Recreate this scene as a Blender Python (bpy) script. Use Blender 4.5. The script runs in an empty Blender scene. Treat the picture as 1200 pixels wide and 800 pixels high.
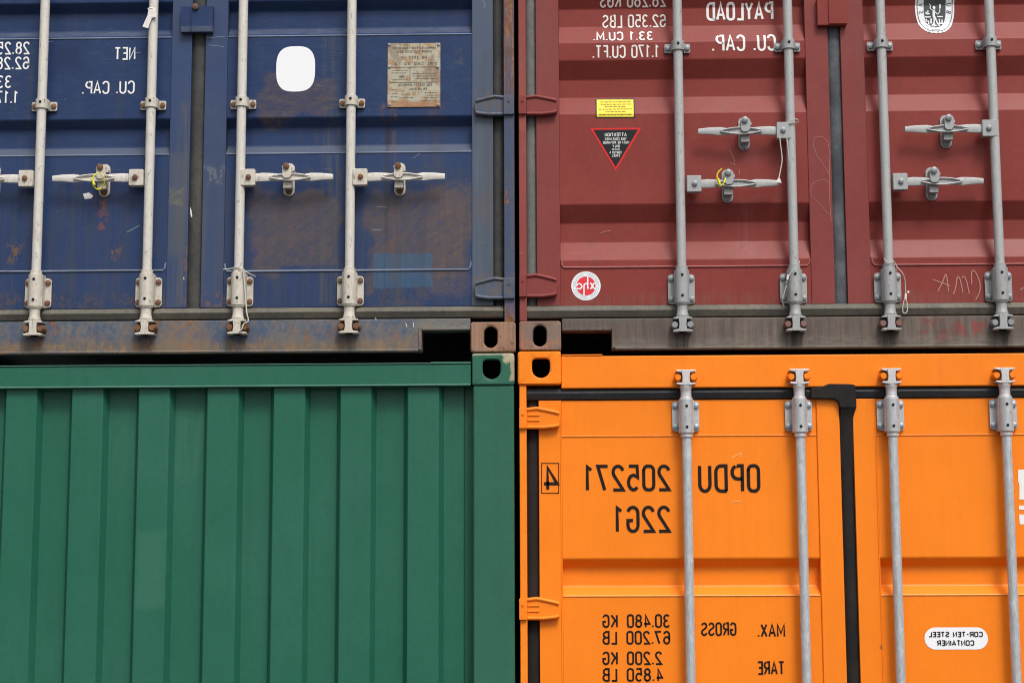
import bpy, bmesh, math, random
from mathutils import Vector, Matrix
random.seed(7)
R = math.radians
scene = bpy.context.scene
COL = scene.collection

# ------------------------------------------------------------------ camera
F_PX = 2109.0                     # focal length in pixels of the 1200 px wide photograph
PITCH, YAW, ROLL = R(8.0), R(1.5), R(-0.2)
DIST = F_PX / 312.0
TARGET = Vector((0, 0, 2.633))
fwd = Vector((-math.sin(YAW) * math.cos(PITCH), math.cos(YAW) * math.cos(PITCH), math.sin(PITCH)))
CAM = TARGET - fwd * DIST
right = Vector((math.cos(YAW), math.sin(YAW), 0))
up = right.cross(fwd)
rot = Matrix((right, up, -fwd)).transposed()
rot = rot @ Matrix.Rotation(ROLL, 3, 'Z')
cam_data = bpy.data.cameras.new('camera')
cam_data.sensor_width = 36.0
cam_data.lens = F_PX / 1200.0 * 36.0
cam_data.clip_start = 0.1
cam_data.clip_end = 1000.0
cam = bpy.data.objects.new('camera', cam_data)
COL.objects.link(cam)
cam.matrix_world = Matrix.Translation(CAM) @ rot.to_4x4()
scene.camera = cam

# ------------------------------------------------------------------ daylight
SUN_EL, SUN_AZ = R(54), R(24)      # sun in front of the stack, a little to the right
world = bpy.data.worlds.new('World')
scene.world = world
world.use_nodes = True
wn, wl = world.node_tree.nodes, world.node_tree.links
wn.clear()
sky = wn.new('ShaderNodeTexSky'); sky.sky_type = 'NISHITA'; sky.sun_disc = False
sky.sun_elevation = SUN_EL
sky.sun_rotation = math.pi - SUN_AZ
sky.dust_density = 4.0; sky.ozone_density = 1.0
hs = wn.new('ShaderNodeHueSaturation'); hs.inputs['Saturation'].default_value = 0.22
# an overcast sky is about three times as bright overhead as at the horizon, the same all round
tc = wn.new('ShaderNodeTexCoord'); sx = wn.new('ShaderNodeSeparateXYZ'); wl.new(tc.outputs['Generated'], sx.inputs[0])
mr = wn.new('ShaderNodeMapRange'); mr.inputs[3].default_value = .55; mr.inputs[4].default_value = 1.65; wl.new(sx.outputs[2], mr.inputs[0])
cm = wn.new('ShaderNodeVectorMath'); cm.operation = 'SCALE'; wl.new(mr.outputs[0], cm.inputs['Scale'])
bg = wn.new('ShaderNodeBackground'); bg.inputs['Strength'].default_value = 0.14
wo = wn.new('ShaderNodeOutputWorld')
wl.new(sky.outputs[0], hs.inputs['Color']); wl.new(hs.outputs[0], cm.inputs[0]); wl.new(cm.outputs[0], bg.inputs['Color']); wl.new(bg.outputs[0], wo.inputs['Surface'])
sd = bpy.data.lights.new('sun', 'SUN'); sd.energy = 1.75; sd.angle = R(16); sd.color = (1.0, 0.965, 0.92)
sun = bpy.data.objects.new('sun', sd); COL.objects.link(sun)
sdir = Vector((math.sin(SUN_AZ) * math.cos(SUN_EL), -math.cos(SUN_AZ) * math.cos(SUN_EL), math.sin(SUN_EL)))
sun.rotation_euler = sdir.to_track_quat('Z', 'Y').to_euler()
sun.location = (2, -4, 8)
scene.view_settings.view_transform = 'Standard'
scene.view_settings.look = 'None'
scene.view_settings.exposure = 0.1
scene.view_settings.gamma = 1.0
scene.cycles.filter_width = 1.1

# ------------------------------------------------------------------ survey: a point of the photograph on the plane y = depth
def W(px, py, y=0.0):
    c = math.cos(ROLL); s = math.sin(ROLL)
    u, v = (px - 600.0) / F_PX, -(py - 400.0) / F_PX
    d = rot @ Vector((u, v, -1))
    t = (y - CAM.y) / d.y
    p = CAM + d * t
    return p.x, p.z
def X(px, py=300, y=0.0): return W(px, py, y)[0]
def Z(py, px=600, y=0.0): return W(px, py, y)[1]

# ------------------------------------------------------------------ mesh helpers
class MB:
    def __init__(s): s.v = []; s.f = []
    def add(s, vs, fs):
        n = len(s.v); s.v += [tuple(p) for p in vs]; s.f += [tuple(n + i for i in f) for f in fs]; return s
    def box(s, x0, x1, y0, y1, z0, z1):
        if x0 > x1: x0, x1 = x1, x0
        if z0 > z1: z0, z1 = z1, z0
        return s.add([(x0,y0,z0),(x1,y0,z0),(x1,y1,z0),(x0,y1,z0),(x0,y0,z1),(x1,y0,z1),(x1,y1,z1),(x0,y1,z1)],
              [(0,1,5,4),(1,2,6,5),(2,3,7,6),(3,0,4,7),(4,5,6,7),(3,2,1,0)])
    def prism(s, pts, y0, y1):          # pts: outline in x,z ; front at y0
        n = len(pts)
        a = sum(pts[i][0]*pts[(i+1)%n][1]-pts[(i+1)%n][0]*pts[i][1] for i in range(n))
        if a < 0: pts = pts[::-1]
        vs = [(x,y0,z) for x,z in pts] + [(x,y1,z) for x,z in pts]
        fs = [tuple(range(n)), tuple(range(2*n-1, n-1, -1))] + [(i, i+n, (i+1)%n+n, (i+1)%n) for i in range(n)]
        return s.add(vs, fs)
    def tube(s, path, r, n=10, ry=None, closed=False):
        P = [Vector(p) for p in path]; m = len(P); vs = []; fs = []
        ref = None
        for i, p in enumerate(P):
            t = (P[min(i+1, m-1)] - P[max(i-1, 0)]).normalized()
            if ref is None: ref = Vector((0,1,0)) if abs(t.y) < .9 else Vector((1,0,0))
            a = (ref - t*ref.dot(t)).normalized(); b = t.cross(a); ref = a
            rr = r[i] if isinstance(r, (list, tuple)) else r
            for k in range(n):
                an = 2*math.pi*k/n
                vs.append(p + a*math.cos(an)*(ry if ry else rr) + b*math.sin(an)*rr)
        for i in range(m-1):
            for k in range(n):
                fs.append((i*n+k, i*n+(k+1)%n, (i+1)*n+(k+1)%n, (i+1)*n+k))
        fs.append(tuple(range(n-1, -1, -1))); fs.append(tuple((m-1)*n+k for k in range(n)))
        return s.add(vs, fs)
    def cyl_z(s, x, y, z0, z1, r, n=20): return s.tube([(x,y,z0),(x,y,z1)], r, n)
    def cyl_y(s, x, z, y0, y1, r, n=14, r1=None):
        return s.tube([(x,y0,z),(x,y1,z)], [r, r1 or r], n)
    def build(s, name, mat, parent=None, bevel=0.0, seg=2, smooth=True, sharp=32, props=None, org=None, weighted=False):
        me = bpy.data.meshes.new(name)
        o0 = org if org is not None else (Vector(parent['_o']) if parent is not None and '_o' in parent else Vector((0,0,0)))
        me.from_pydata([(p[0]-o0[0], p[1]-o0[1], p[2]-o0[2]) for p in s.v], [], s.f)
        bm = bmesh.new(); bm.from_mesh(me)
        bmesh.ops.recalc_face_normals(bm, faces=bm.faces)
        if bevel > 0:
            es = [e for e in bm.edges if len(e.link_faces) == 2 and e.calc_face_angle(0) > R(28)]
            if es:
                bmesh.ops.bevel(bm, geom=es, offset=bevel, segments=seg, profile=0.5, affect='EDGES', clamp_overlap=True)
        bm.to_mesh(me); bm.free()
        if smooth:
            me.polygons.foreach_set('use_smooth', [True]*len(me.polygons))
            me.set_sharp_from_angle(angle=R(sharp))
        me.materials.append(mat)
        o = bpy.data.objects.new(name, me); COL.objects.link(o)
        if parent is not None: o.parent = parent
        if smooth and (bevel > 0 or weighted):
            wm = o.modifiers.new('weighted', 'WEIGHTED_NORMAL'); wm.weight = 100; wm.keep_sharp = True
        o['_o'] = tuple(o0)
        if props:
            for k, v in props.items(): o[k] = v
        return o

def thing(name, loc, label, cat, group=None):
    o = bpy.data.objects.new(name, None); COL.objects.link(o)
    o.location = loc; o['label'] = label; o['category'] = cat
    o['_o'] = tuple(loc); o.empty_display_size = .2
    if group: o['group'] = group
    return o

def copy_at(src, parent, dx, dy, dz, name=None, rot_y=0):
    c = src.copy(); COL.objects.link(c); c.parent = parent
    c.location = Vector((dx, dy, dz)) - Vector(parent['_o'])
    c.rotation_euler = (0, rot_y, 0)
    return c

# ------------------------------------------------------------------ materials
class NT:
    def __init__(s, name):
        s.m = bpy.data.materials.new(name); s.m.use_nodes = True
        s.n = s.m.node_tree.nodes; s.l = s.m.node_tree.links; s.n.clear()
        s.out = s.n.new('ShaderNodeOutputMaterial'); s.b = s.n.new('ShaderNodeBsdfPrincipled')
        s.l.new(s.b.outputs[0], s.out.inputs[0])
        g = s.n.new('ShaderNodeNewGeometry'); s.P = g.outputs['Position']
        sp = s.n.new('ShaderNodeSeparateXYZ'); s.l.new(s.P, sp.inputs[0]); s.xyz = sp.outputs
    def put(s, sock, v):
        if hasattr(v, 'links'): s.l.new(v, sock)
        else: sock.default_value = (*v, 1) if isinstance(v, tuple) and len(v) == 3 and sock.type == 'RGBA' else v
    def math(s, op, a, b=0.0, c=0.0, clamp=False):
        n = s.n.new('ShaderNodeMath'); n.operation = op; n.use_clamp = clamp
        s.put(n.inputs[0], a); s.put(n.inputs[1], b); s.put(n.inputs[2], c); return n.outputs[0]
    def noise(s, sc, scale=1.0, detail=4, rough=.55, off=(0,0,0), dist=0.0, rot=0.0):
        src = s.P
        if rot:
            vr = s.n.new('ShaderNodeVectorRotate'); vr.rotation_type = 'Y_AXIS'; vr.inputs['Angle'].default_value = R(rot)
            s.l.new(s.P, vr.inputs['Vector']); src = vr.outputs[0]
        mp = s.n.new('ShaderNodeMapping'); s.l.new(src, mp.inputs[0])
        mp.inputs['Scale'].default_value = sc if isinstance(sc, tuple) else (sc, sc, sc)
        mp.inputs['Location'].default_value = off
        t = s.n.new('ShaderNodeTexNoise'); s.l.new(mp.outputs[0], t.inputs['Vector'])
        t.inputs['Scale'].default_value = scale; t.inputs['Detail'].default_value = detail
        t.inputs['Roughness'].default_value = rough; t.inputs['Distortion'].default_value = dist
        return t.outputs['Fac']
    def ss(s, v, a, b):                      # smoothstep a..b (a may exceed b)
        n = s.n.new('ShaderNodeMapRange'); n.interpolation_type = 'SMOOTHSTEP'
        s.put(n.inputs[0], v)
        if a < b: n.inputs[1].default_value = a; n.inputs[2].default_value = b
        else:
            n.inputs[1].default_value = b; n.inputs[2].default_value = a
            n.inputs[3].default_value = 1; n.inputs[4].default_value = 0
        return n.outputs[0]
    def mix(s, f, a, b, mode='MIX'):
        n = s.n.new('ShaderNodeMix'); n.data_type = 'RGBA'; n.blend_type = mode
        s.put(n.inputs[0], f); s.put(n.inputs[6], a); s.put(n.inputs[7], b); return n.outputs[2]
    def mul(s, a, b): return s.math('MULTIPLY', a, b)
    def boxmask(s, x0, x1, z0, z1, soft=.02, warp=.03, wscale=14, seed=0):
        # a patch with its own ragged outline, in metres on the wall
        w1 = s.noise(1.0, wscale, 3, .6, (seed, 0, seed*2)); w2 = s.noise(1.0, wscale, 3, .6, (seed+5, 3, seed))
        xx = s.math('ADD', s.xyz[0], s.math('MULTIPLY', s.math('SUBTRACT', w1, .5), warp*2))
        zz = s.math('ADD', s.xyz[2], s.math('MULTIPLY', s.math('SUBTRACT', w2, .5), warp*2))
        dx = s.math('SUBTRACT', s.math('ABSOLUTE', s.math('SUBTRACT', xx, (x0+x1)/2)), abs(x1-x0)/2)
        dz = s.math('SUBTRACT', s.math('ABSOLUTE', s.math('SUBTRACT', zz, (z0+z1)/2)), abs(z1-z0)/2)
        return s.ss(s.math('MAXIMUM', dx, dz), soft, -soft)
    def bump(s, h, strength=.2, dist=.01, prev=None):
        n = s.n.new('ShaderNodeBump'); n.inputs['Strength'].default_value = strength; n.inputs['Distance'].default_value = dist
        s.l.new(h, n.inputs['Height'])
        if prev is not None: s.l.new(prev, n.inputs['Normal'])
        return n.outputs[0]
    def finish(s, col, rough, normal=None, metal=0.0, spec=.5):
        s.put(s.b.inputs['Base Color'], col); s.put(s.b.inputs['Roughness'], rough); s.put(s.b.inputs['Metallic'], metal)
        s.b.inputs['Specular IOR Level'].default_value = spec
        if normal is not None: s.l.new(normal, s.b.inputs['Normal'])
        return s.m

RUST = (.13, .052, .022); RUST_L = (.30, .13, .055); GRIME = (.055, .048, .038)

def paint(name, col, rough=.42, fade=None, fade_amt=.35, streak=.25, streak_col=GRIME, rust=0.0, rust_bias=.62,
          scratch=0.0, scratch_col=(.5,.5,.48), spots=0.0, stains=(), wavy=.25, spec=.22, seed=0, speckle=.0, fine_amt=.2):
    t = NT(name)
    low = t.noise((1, 1, .8), 2.2, 4, .55, (seed, 0, 0))
    c = t.mix(t.mul(t.ss(low, .35, .7), fade_amt), col, fade or tuple(min(1, k*1.25+.01) for k in col))
    fine = t.noise((1, 1, 1), 45, 3, .6, (seed, 1, 0))
    c = t.mix(t.mul(t.ss(fine, .3, .75), fine_amt), c, tuple(k*.6 for k in col))
    mid = t.noise((1, 1, .5), 17, 6, .7, (seed, 6, 2))
    c = t.mix(t.mul(t.ss(mid, .50, .70), fine_amt*.5+streak*.4), c, tuple(k*.55+g*.2 for k, g in zip(col, streak_col)))
    if speckle:
        sp = t.noise(1.0, 330, 2, .6, (seed, 5, 0))
        c = t.mix(t.mul(t.ss(sp, .55, .75), speckle), c, tuple(min(1, k*1.5+.02) for k in col))
    st = t.noise((26, 26, .9), 1.0, 4, .62, (seed*3, 0, 0))
    st2 = t.noise((1, 1, 1), 3.0, 3, .5, (seed+9, 2, 0))
    m = t.mul(t.mul(t.ss(st, .48, .78), t.ss(st2, .3, .65)), streak)
    c = t.mix(m, c, streak_col)
    for q in stains:
        x0, x1, z0, z1, sc, amt = q[:6]; o = q[6] if len(q) > 6 else {}
        mk = t.boxmask(x0, x1, z0, z1, o.get('soft', .02), o.get('warp', .03), o.get('ws', 14), o.get('seed', random.random()*20))
        br = o.get('brush')
        if br == 'swirl':
            b_ = t.noise((1, 1, 5.5), 9, 6, .72, (o.get('off', 3), 0, 1), 1.1, rot=o.get('rot', 38))
            b2 = t.noise((1, 1, 4), 14, 5, .72, (o.get('off', 3)+7, 0, 1), 1.4, rot=-o.get('rot', 38)*.6)
            fl = o.get('floor', 0.0)
            mk = t.mul(mk, t.math('ADD', t.math('ADD', t.mul(t.ss(b_, .40, .56), .6*(1-fl)), t.mul(t.ss(b2, .43, .58), .45*(1-fl))), fl, clamp=True))
        elif br == 'vert':
            b_ = t.noise((60, 60, 2.5), 1, 4, .7, (o.get('off', 3), 0, 1))
            mk = t.mul(mk, t.ss(b_, .38, .66))
        elif br == 'spot':
            b_ = t.noise((1, 1, .7), 42, 7, .78, (o.get('off', 3), 0, 1))
            mk = t.mul(mk, t.ss(b_, .49, .545))
        c = t.mix(t.mul(mk, amt), c, sc)
    if spots:
        sp = t.noise(1.0, 95, 4, .75, (seed+2, 4, 1))
        c = t.mix(t.mul(t.ss(sp, .685, .70), spots), c, scratch_col)
    if scratch:
        s1 = t.noise((9, 9, 160), 1.0, 3, .6, (seed, 7, 0), .6); s2 = t.noise(1.0, 9, 3, .6, (seed, 2, 2))
        c = t.mix(t.mul(t.mul(t.ss(s1, .68, .74), t.ss(s2, .5, .62)), scratch), c, scratch_col)
    ro = t.math('ADD', rough-.08, t.mul(low, .16))
    if rust:
        r1 = t.noise((1, 1, .55), 11, 10, .78, (seed+4, 0, 3)); r2 = t.noise(1.0, 60, 4, .7, (seed, 3, 3))
        rm = t.mul(t.ss(r1, rust_bias, rust_bias+.025), rust)
        c = t.mix(rm, c, t.mix(t.ss(r2, .35, .65), RUST, RUST_L))
        ro = t.math('ADD', ro, t.mul(rm, .3))
    big = t.noise((1, 1, 1), 3.2, 2, .5, (seed, 0, 9)); bt = t.bump(big, wavy, .02)
    bn = t.bump(t.noise(1.0, 130, 3, .6), .05, .002, bt)
    return t.finish(c, ro, bn, 0, spec)

def galv(name, col=(.42,.44,.45), grain=.5, rough=.5, metal=.35, rust=.15, dark=(.16,.17,.17), grime=.45):
    t = NT(name)
    a = t.noise((260, 260, 22), 1, 6, .8); b = t.noise(1.0, 26, 4, .65, (2,0,0)); d = t.noise(1.0, 7, 3, .6, (5,1,0))
    c = t.mix(t.mul(t.ss(a, .35, .7), grain), col, dark)
    c = t.mix(t.mul(t.ss(b, .5, .72), .45*grain), c, tuple(min(1, k*1.35) for k in col))
    c = t.mix(t.mul(t.ss(d, .6, .72), rust), c, RUST)
    c = t.mix(t.mul(t.ss(t.noise((1,1,.4), 90, 5, .75, (1,4,0)), .60, .64), grime), c, GRIME)
    c = t.mix(t.mul(t.ss(t.noise(1.0, 40, 6, .75, (6,4,0)), .60, .66), rust), c, RUST_L)
    return t.finish(c, t.math('ADD', rough-.1, t.mul(b, .25)), t.bump(b, .12, .002), metal, .5)

def rubber(name, col, dirt=(.2,.19,.16), amt=.5, rough=.62):
    t = NT(name)
    a = t.noise((5, 5, 5), 1, 5, .65); b = t.noise(1.0, 60, 4, .7)
    c = t.mix(t.mul(t.ss(a, .35, .7), amt), col, dirt)
    c = t.mix(t.mul(t.ss(b, .4, .7), .4), c, tuple(k*.45 for k in col))
    return t.finish(c, rough, t.bump(b, .3, .002), 0, .22)

def plain(name, col, rough=.6, var=.15, metal=0, scale=40):
    t = NT(name)
    a = t.noise(1.0, scale, 3, .6)
    c = t.mix(t.mul(t.ss(a, .35, .7), var), col, tuple(k*.55 for k in col))
    return t.finish(c, rough, None, metal, .2)

BLUE = (.021, .043, .122); RED = (.225, .041, .034); ORANGE = (.92, .232, .012); GREEN = (.018, .121, .075)
BROWN_ST = (.115, .085, .078)

def S(x0, x1, y0, y1, ref=None):             # photo patch -> metres on the door plane
    xm = (x0+x1)/2; ym = (y0+y1)/2
    return (X(x0, ym, .035), X(x1, ym, .035), Z(y1, xm, .035), Z(y0, xm, .035))

M = {}
BROWN = (.104, .077, .076)
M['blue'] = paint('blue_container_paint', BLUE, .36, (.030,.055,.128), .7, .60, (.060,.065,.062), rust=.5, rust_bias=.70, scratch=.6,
    scratch_col=(.16,.18,.24), spots=.9, wavy=.35, seed=1, spec=.22, speckle=.25, stains=[
    (*S(304,388,94,139), BROWN, .95, {'brush':'swirl','warp':.09,'ws':7,'off':2,'floor':.38}),
    (*S(300,398,222,316), BROWN, .95, {'brush':'swirl','warp':.12,'ws':6,'off':5,'floor':.38}),
    (*S(376,398,40,356), (.085,.09,.088), .55, {'brush':'vert','warp':.006,'soft':.004}),
    (*S(434,552,222,330), BROWN, .95, {'brush':'swirl','warp':.13,'ws':6,'off':9,'floor':.38}),
    (*S(500,550,215,345), (.15,.10,.08), .5, {'brush':'swirl','warp':.04,'off':19}),
    (*S(438,506,297,337), (.045,.105,.185), .75, {'warp':.012,'soft':.004,'ws':30}),
    (*S(-200,560,171,180), (.10,.115,.15), .75, {'soft':.002,'warp':.002}), (*S(-200,560,34,41), (.10,.115,.15), .75, {'soft':.002,'warp':.002}),  # upward slopes painted paler: sky light put into the colour
    (*S(450,455,118,355), (.035,.028,.028), .9, {'brush':'vert','warp':.005,'soft':.003}),
    (*S(458,464,150,330), (.13,.075,.05), .6, {'brush':'vert','warp':.005,'soft':.003}),
    (*S(498,520,126,200), (.07,.06,.05), .5, {'brush':'vert','warp':.01}),
    (*S(448,466,122,140), (.17,.08,.045), .9, {'brush':'spot','warp':.02,'off':1}),
    (*S(508,519,122,138), (.17,.08,.045), .8, {'brush':'spot','warp':.02,'off':4}),
    (*S(535,542,60,75), (.10,.11,.06), .7, {'brush':'spot','warp':.02,'off':14}),
    (*S(114,126,232,268), (.20,.075,.055), .85, {'brush':'spot','warp':.03}),
    (*S(10,26,285,306), (.17,.10,.05), .95, {'brush':'spot','warp':.03,'off':7}),
    (*S(128,142,290,304), (.19,.11,.05), .95, {'brush':'spot','warp':.02,'off':17}),
    (*S(60,100,50,85), (.012,.020,.06), .6, {'soft':.05}), (*S(-200,600,200,362), (.055,.06,.07), .45, {'brush':'vert','off':33}),
    (*S(-200,600,-300,137), (.012,.03,.09), .5, {'brush':'swirl','rot':0,'off':44}),
    (*S(-20,200,345,362), (.10,.075,.06), .6, {'brush':'spot','off':4}),
    (*S(240,300,346,362), (.16,.08,.05), .7, {'brush':'spot','off':24}),
    (*S(440,500,337,362), (.1,.075,.06), .4, {'brush':'spot','off':8})])
M['blue_stile'] = paint('blue_weathered_paint', (.029,.054,.135), .42, (.045,.068,.125), .7, .5, (.10,.09,.072), rust=.6, rust_bias=.67, scratch=.6,
    scratch_col=(.22,.24,.28), spots=.45, seed=3, spec=.35, stains=[
    (*S(551,604,-700,365), (.072,.095,.135), .8, {'warp':.01}), (*S(551,604,320,352), (.14,.10,.075), .7, {'brush':'spot','off':61}), (*S(551,604,104,138), (.13,.09,.07), .6, {'brush':'spot','off':66}), (*S(551,590,120,360), (.10,.115,.13), .6, {'brush':'vert'}),
    (*S(566,577,60,330), (.055,.05,.04), .6, {'brush':'vert','warp':.01}), (*S(556,578,224,262), (.12,.08,.07), .5, {'brush':'swirl'}),
    (*S(207,222,120,360), (.10,.095,.08), .7, {'brush':'vert','warp':.01}), (*S(197,218,180,300), (.075,.085,.10), .6, {'warp':.006}),
    (*S(198,216,220,241), (.13,.125,.10), .95, {'warp':.02,'ws':30,'soft':.006,'brush':'swirl','off':70}), (*S(240,262,195,215), (.2,.2,.2), .5, {'brush':'spot'}),
    (*S(216,224,280,362), (.17,.09,.055), .8, {'brush':'spot','off':6,'warp':.01}), (*S(240,264,345,360), (.17,.09,.055), .7, {'brush':'spot','off':9})])
M['blue_worn_highlight'] = paint('blue_wear_and_highlight', (.24,.29,.38), .45, (.12,.15,.22), .7, .3, seed=4, rust=.4, rust_bias=.6)  # worn paint on weld beads; also the highlight painted along band edges
M['blue_sill'] = paint('blue_grey_dirty_sill', (.078,.100,.128), .62, (.175,.165,.135), 1.0, .9, (.20,.165,.125), rust=.9, rust_bias=.585, scratch=.6, spots=.7,
    scratch_col=(.3,.3,.3), seed=5, wavy=.3, spec=.3, stains=[
    (*S(-200,552,376,398), (.165,.17,.155), .75, {'brush':'swirl','off':12,'rot':8}), (*S(-200,552,385,412), (.15,.12,.09), .6, {'brush':'vert','off':51}),
    (*S(31,53,384,413), (.045,.035,.028), .8, {'brush':'vert','off':42,'warp':.015}), (*S(161,183,384,413), (.045,.035,.028), .8, {'brush':'vert','off':172,'warp':.015}), (*S(268,290,384,413), (.045,.035,.028), .8, {'brush':'vert','off':279,'warp':.015}), (*S(398,420,384,413), (.045,.035,.028), .8, {'brush':'vert','off':409,'warp':.015}), (*S(-40,70,378,402), (.05,.075,.12), .5, {'brush':'swirl','off':3}),
    (*S(-200,490,374,400), (.04,.075,.15), .7, {'brush':'swirl','off':91,'rot':70}), (*S(-200,552,374,412), (.20,.125,.08), .4, {'brush':'spot','off':95}), (*S(250,310,376,408), (.035,.075,.15), .7, {'brush':'swirl','off':8,'warp':.05}),
    (*S(-200,552,402,414), (.24,.15,.085), .9, {'brush':'spot','warp':.02}), (*S(-200,552,404,414), (.15,.11,.07), .7, {'brush':'swirl','warp':.01}),
    (*S(200,235,374,412), (.22,.13,.075), .8, {'brush':'swirl','warp':.03}), (*S(486,500,384,412), (.24,.14,.085), .85, {'brush':'spot','warp':.01}),
    (*S(484,552,374,387), (.19,.18,.15), .6, {'brush':'swirl','off':31})])
M['blue_post'] = paint('blue_post_paint', (.040,.062,.15), .5, (.075,.09,.12), .8, .7, (.12,.10,.07), rust=1.0, rust_bias=.56, spots=.4, seed=8, stains=[(*S(588,606,-60,112), (.36,.15,.05), .95, {'brush':'vert','warp':.01}), (*S(588,606,-60,112), (.13,.06,.035), .7, {'brush':'spot','warp':.01}),
    (*S(588,606,322,378), (.30,.16,.09), .9, {'brush':'vert','off':9}), (*S(588,606,112,135), (.12,.09,.08), .7, {})])
M['rusty_casting'] = paint('rusty_brown_casting', (.16,.10,.074), .7, (.24,.155,.11), 1, 1, (.40,.27,.20), rust=.95, rust_bias=.56, spots=.9, scratch=.8, stains=[(*S(550,606,376,414), (.40,.25,.17), .6, {'brush':'vert','off':3}), (*S(550,606,376,414), (.34,.15,.08), .7, {'brush':'vert','off':23})],
    scratch_col=(.45,.38,.32), seed=11, wavy=.5)
M['red'] = paint('maroon_container_paint', RED, .40, (.262,.054,.046), .6, .35, (.14,.055,.045), scratch=.18, scratch_col=(.45,.22,.2), spots=.06,
    seed=13, wavy=.35, speckle=.2, spec=.15, stains=[
    (*S(870,890,176,190), (.33,.1,.1), .3, {}), (*S(868,884,235,300), (.28,.14,.13), .25, {'brush':'vert'}),
    (*S(660,1200,343,358), (.17,.10,.085), .35, {'brush':'vert','warp':.01})])
M['red_stile'] = paint('maroon_frame_paint', (.215,.043,.038), .45, (.25,.058,.050), .6, .35, (.13,.075,.06), scratch=.4, scratch_col=(.4,.22,.2), spots=.1, seed=15)
M['red_worn'] = paint('maroon_worn_edge', (.36,.11,.10), .5, seed=16)
M['red_post'] = paint('maroon_post_paint', (.25,.055,.048), .5, (.30,.08,.06), .7, .5, (.14,.07,.055), rust=.6, rust_bias=.6, spots=.5,
    scratch_col=(.5,.3,.2), scratch=.5, seed=17)
M['red_sill'] = paint('brown_dirty_sill', (.135,.105,.088), .68, (.185,.15,.125), .9, .8, (.075,.06,.05), rust=.25, rust_bias=.64, spots=.3, scratch=.35,
    scratch_col=(.3,.27,.24), seed=19, stains=[
    (*S(1078,1110,372,404), (.23,.05,.045), .8, {'brush':'spot','off':3,'warp':.04}), (*S(1116,1130,378,394), (.27,.06,.055), .8, {'warp':.05,'ws':26,'soft':.006}),
    (*S(1138,1154,374,392), (.28,.06,.055), .85, {'warp':.05,'ws':26,'soft':.006}), (*S(600,1400,402,410), (.09,.10,.05), .6, {'brush':'spot','off':6}), (*S(600,1400,373,409), (.07,.055,.045), .6, {'brush':'vert','off':16}), (*S(600,1400,396,409), (.22,.19,.16), .5, {'brush':'swirl','off':6,'rot':4}),
    (*S(788,810,382,409), (.04,.032,.028), .8, {'brush':'vert','off':799,'warp':.015}), (*S(920,942,382,409), (.04,.032,.028), .8, {'brush':'vert','off':931,'warp':.015}), (*S(1031,1053,382,409), (.04,.032,.028), .8, {'brush':'vert','off':1042,'warp':.015}), (*S(1161,1183,382,409), (.04,.032,.028), .8, {'brush':'vert','off':1172,'warp':.015}),
    (*S(660,760,374,380), (.1,.11,.07), .4, {})])
M['red_casting'] = paint('brown_red_casting', (.205,.105,.088), .65, (.22,.155,.12), 1, .8, (.20,.17,.13), rust=.85, rust_bias=.57, spots=.7, scratch=.7,
    scratch_col=(.33,.24,.18), seed=21, wavy=.5, stains=[(*S(606,616,380,410), (.42,.13,.07), .8, {'brush':'spot'}), (*S(610,657,400,411), (.40,.16,.07), .8, {'brush':'spot','off':9})])
M['orange'] = paint('orange_container_paint', ORANGE, .38, (.84,.205,.010), .5, .12, (.45,.12,.02), seed=23, wavy=.28, fine_amt=.07, spots=.04, scratch_col=(.4,.15,.03),
    stains=[(*S(1031,1034,756,760), (.2,.1,.04), .8, {'warp':.004,'soft':.003}), (*S(607,1200,415,800), (.80,.20,.02), .25, {'brush':'vert','off':40})])
M['orange_highlight'] = paint('orange_painted_highlight', (.95,.36,.08), .35, fine_amt=.05, seed=24, streak=.05)  # sky highlight of the rounded band edge, put into the colour
M['orange_casting'] = paint('orange_casting_paint', ORANGE, .45, (.93,.26,.02), .5, .15, (.4,.14,.03), rust=.25, rust_bias=.67, scratch=.4, scratch_col=(.25,.13,.05), seed=25)
M['green'] = paint('green_container_paint', GREEN, .38, (.028,.134,.090), .6, .3, (.018,.070,.048), seed=27, spec=.3, wavy=.2, spots=.03, scratch_col=(.2,.3,.25), speckle=.15,
    stains=[(*S(160,196,622,712), (.055,.17,.12), .35, {'warp':.03}), (*S(205,238,480,560), (.06,.16,.11), .35, {'brush':'vert'})])
M['green_pale'] = paint('green_pale_edge', (.10,.24,.18), .5, seed=28)  # paler green than the rail, for its lips
M['green_casting'] = paint('green_casting_paint', (.028,.125,.078), .45, (.04,.14,.09), .5, .15, seed=29, rust=.0,
    stains=[(*S(590,604,412,426), (.45,.38,.26), .9, {'warp':.03,'soft':.004,'ws':30}), (*S(598,604,424,446), (.42,.34,.22), .8, {'warp':.014,'soft':.003,'ws':40}),
            (*S(553,592,413.5,417.5), (.4,.36,.26), .7, {'warp':.004,'soft':.003})])
M['white_rod'] = galv('cream_painted_steel', (.62,.59,.54), .5, .5, 0, .12, (.40,.37,.32), .55)
M['white_gear'] = galv('cream_painted_fittings', (.60,.56,.485), .55, .55, 0, .5, (.33,.28,.21), .7)
M['grey_rod'] = galv('dull_grey_galvanised', (.40,.405,.40), .4, .55, .1, .08, (.27,.275,.27))
M['grey_gear'] = galv('dull_grey_fittings', (.36,.37,.37), .5, .55, .15, .15, (.22,.225,.22))
M['zinc_rod'] = galv('bright_zinc_rod', (.57,.60,.62), .75, .42, .35, .0, (.27,.29,.31), .2)
M['zinc_gear'] = galv('bright_zinc_fittings', (.52,.53,.54), .6, .4, .35, .05, (.33,.34,.35))
M['zinc_white'] = galv('pale_zinc_cam', (.62,.60,.60), .4, .42, .35, .05, (.35,.35,.36))
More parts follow.
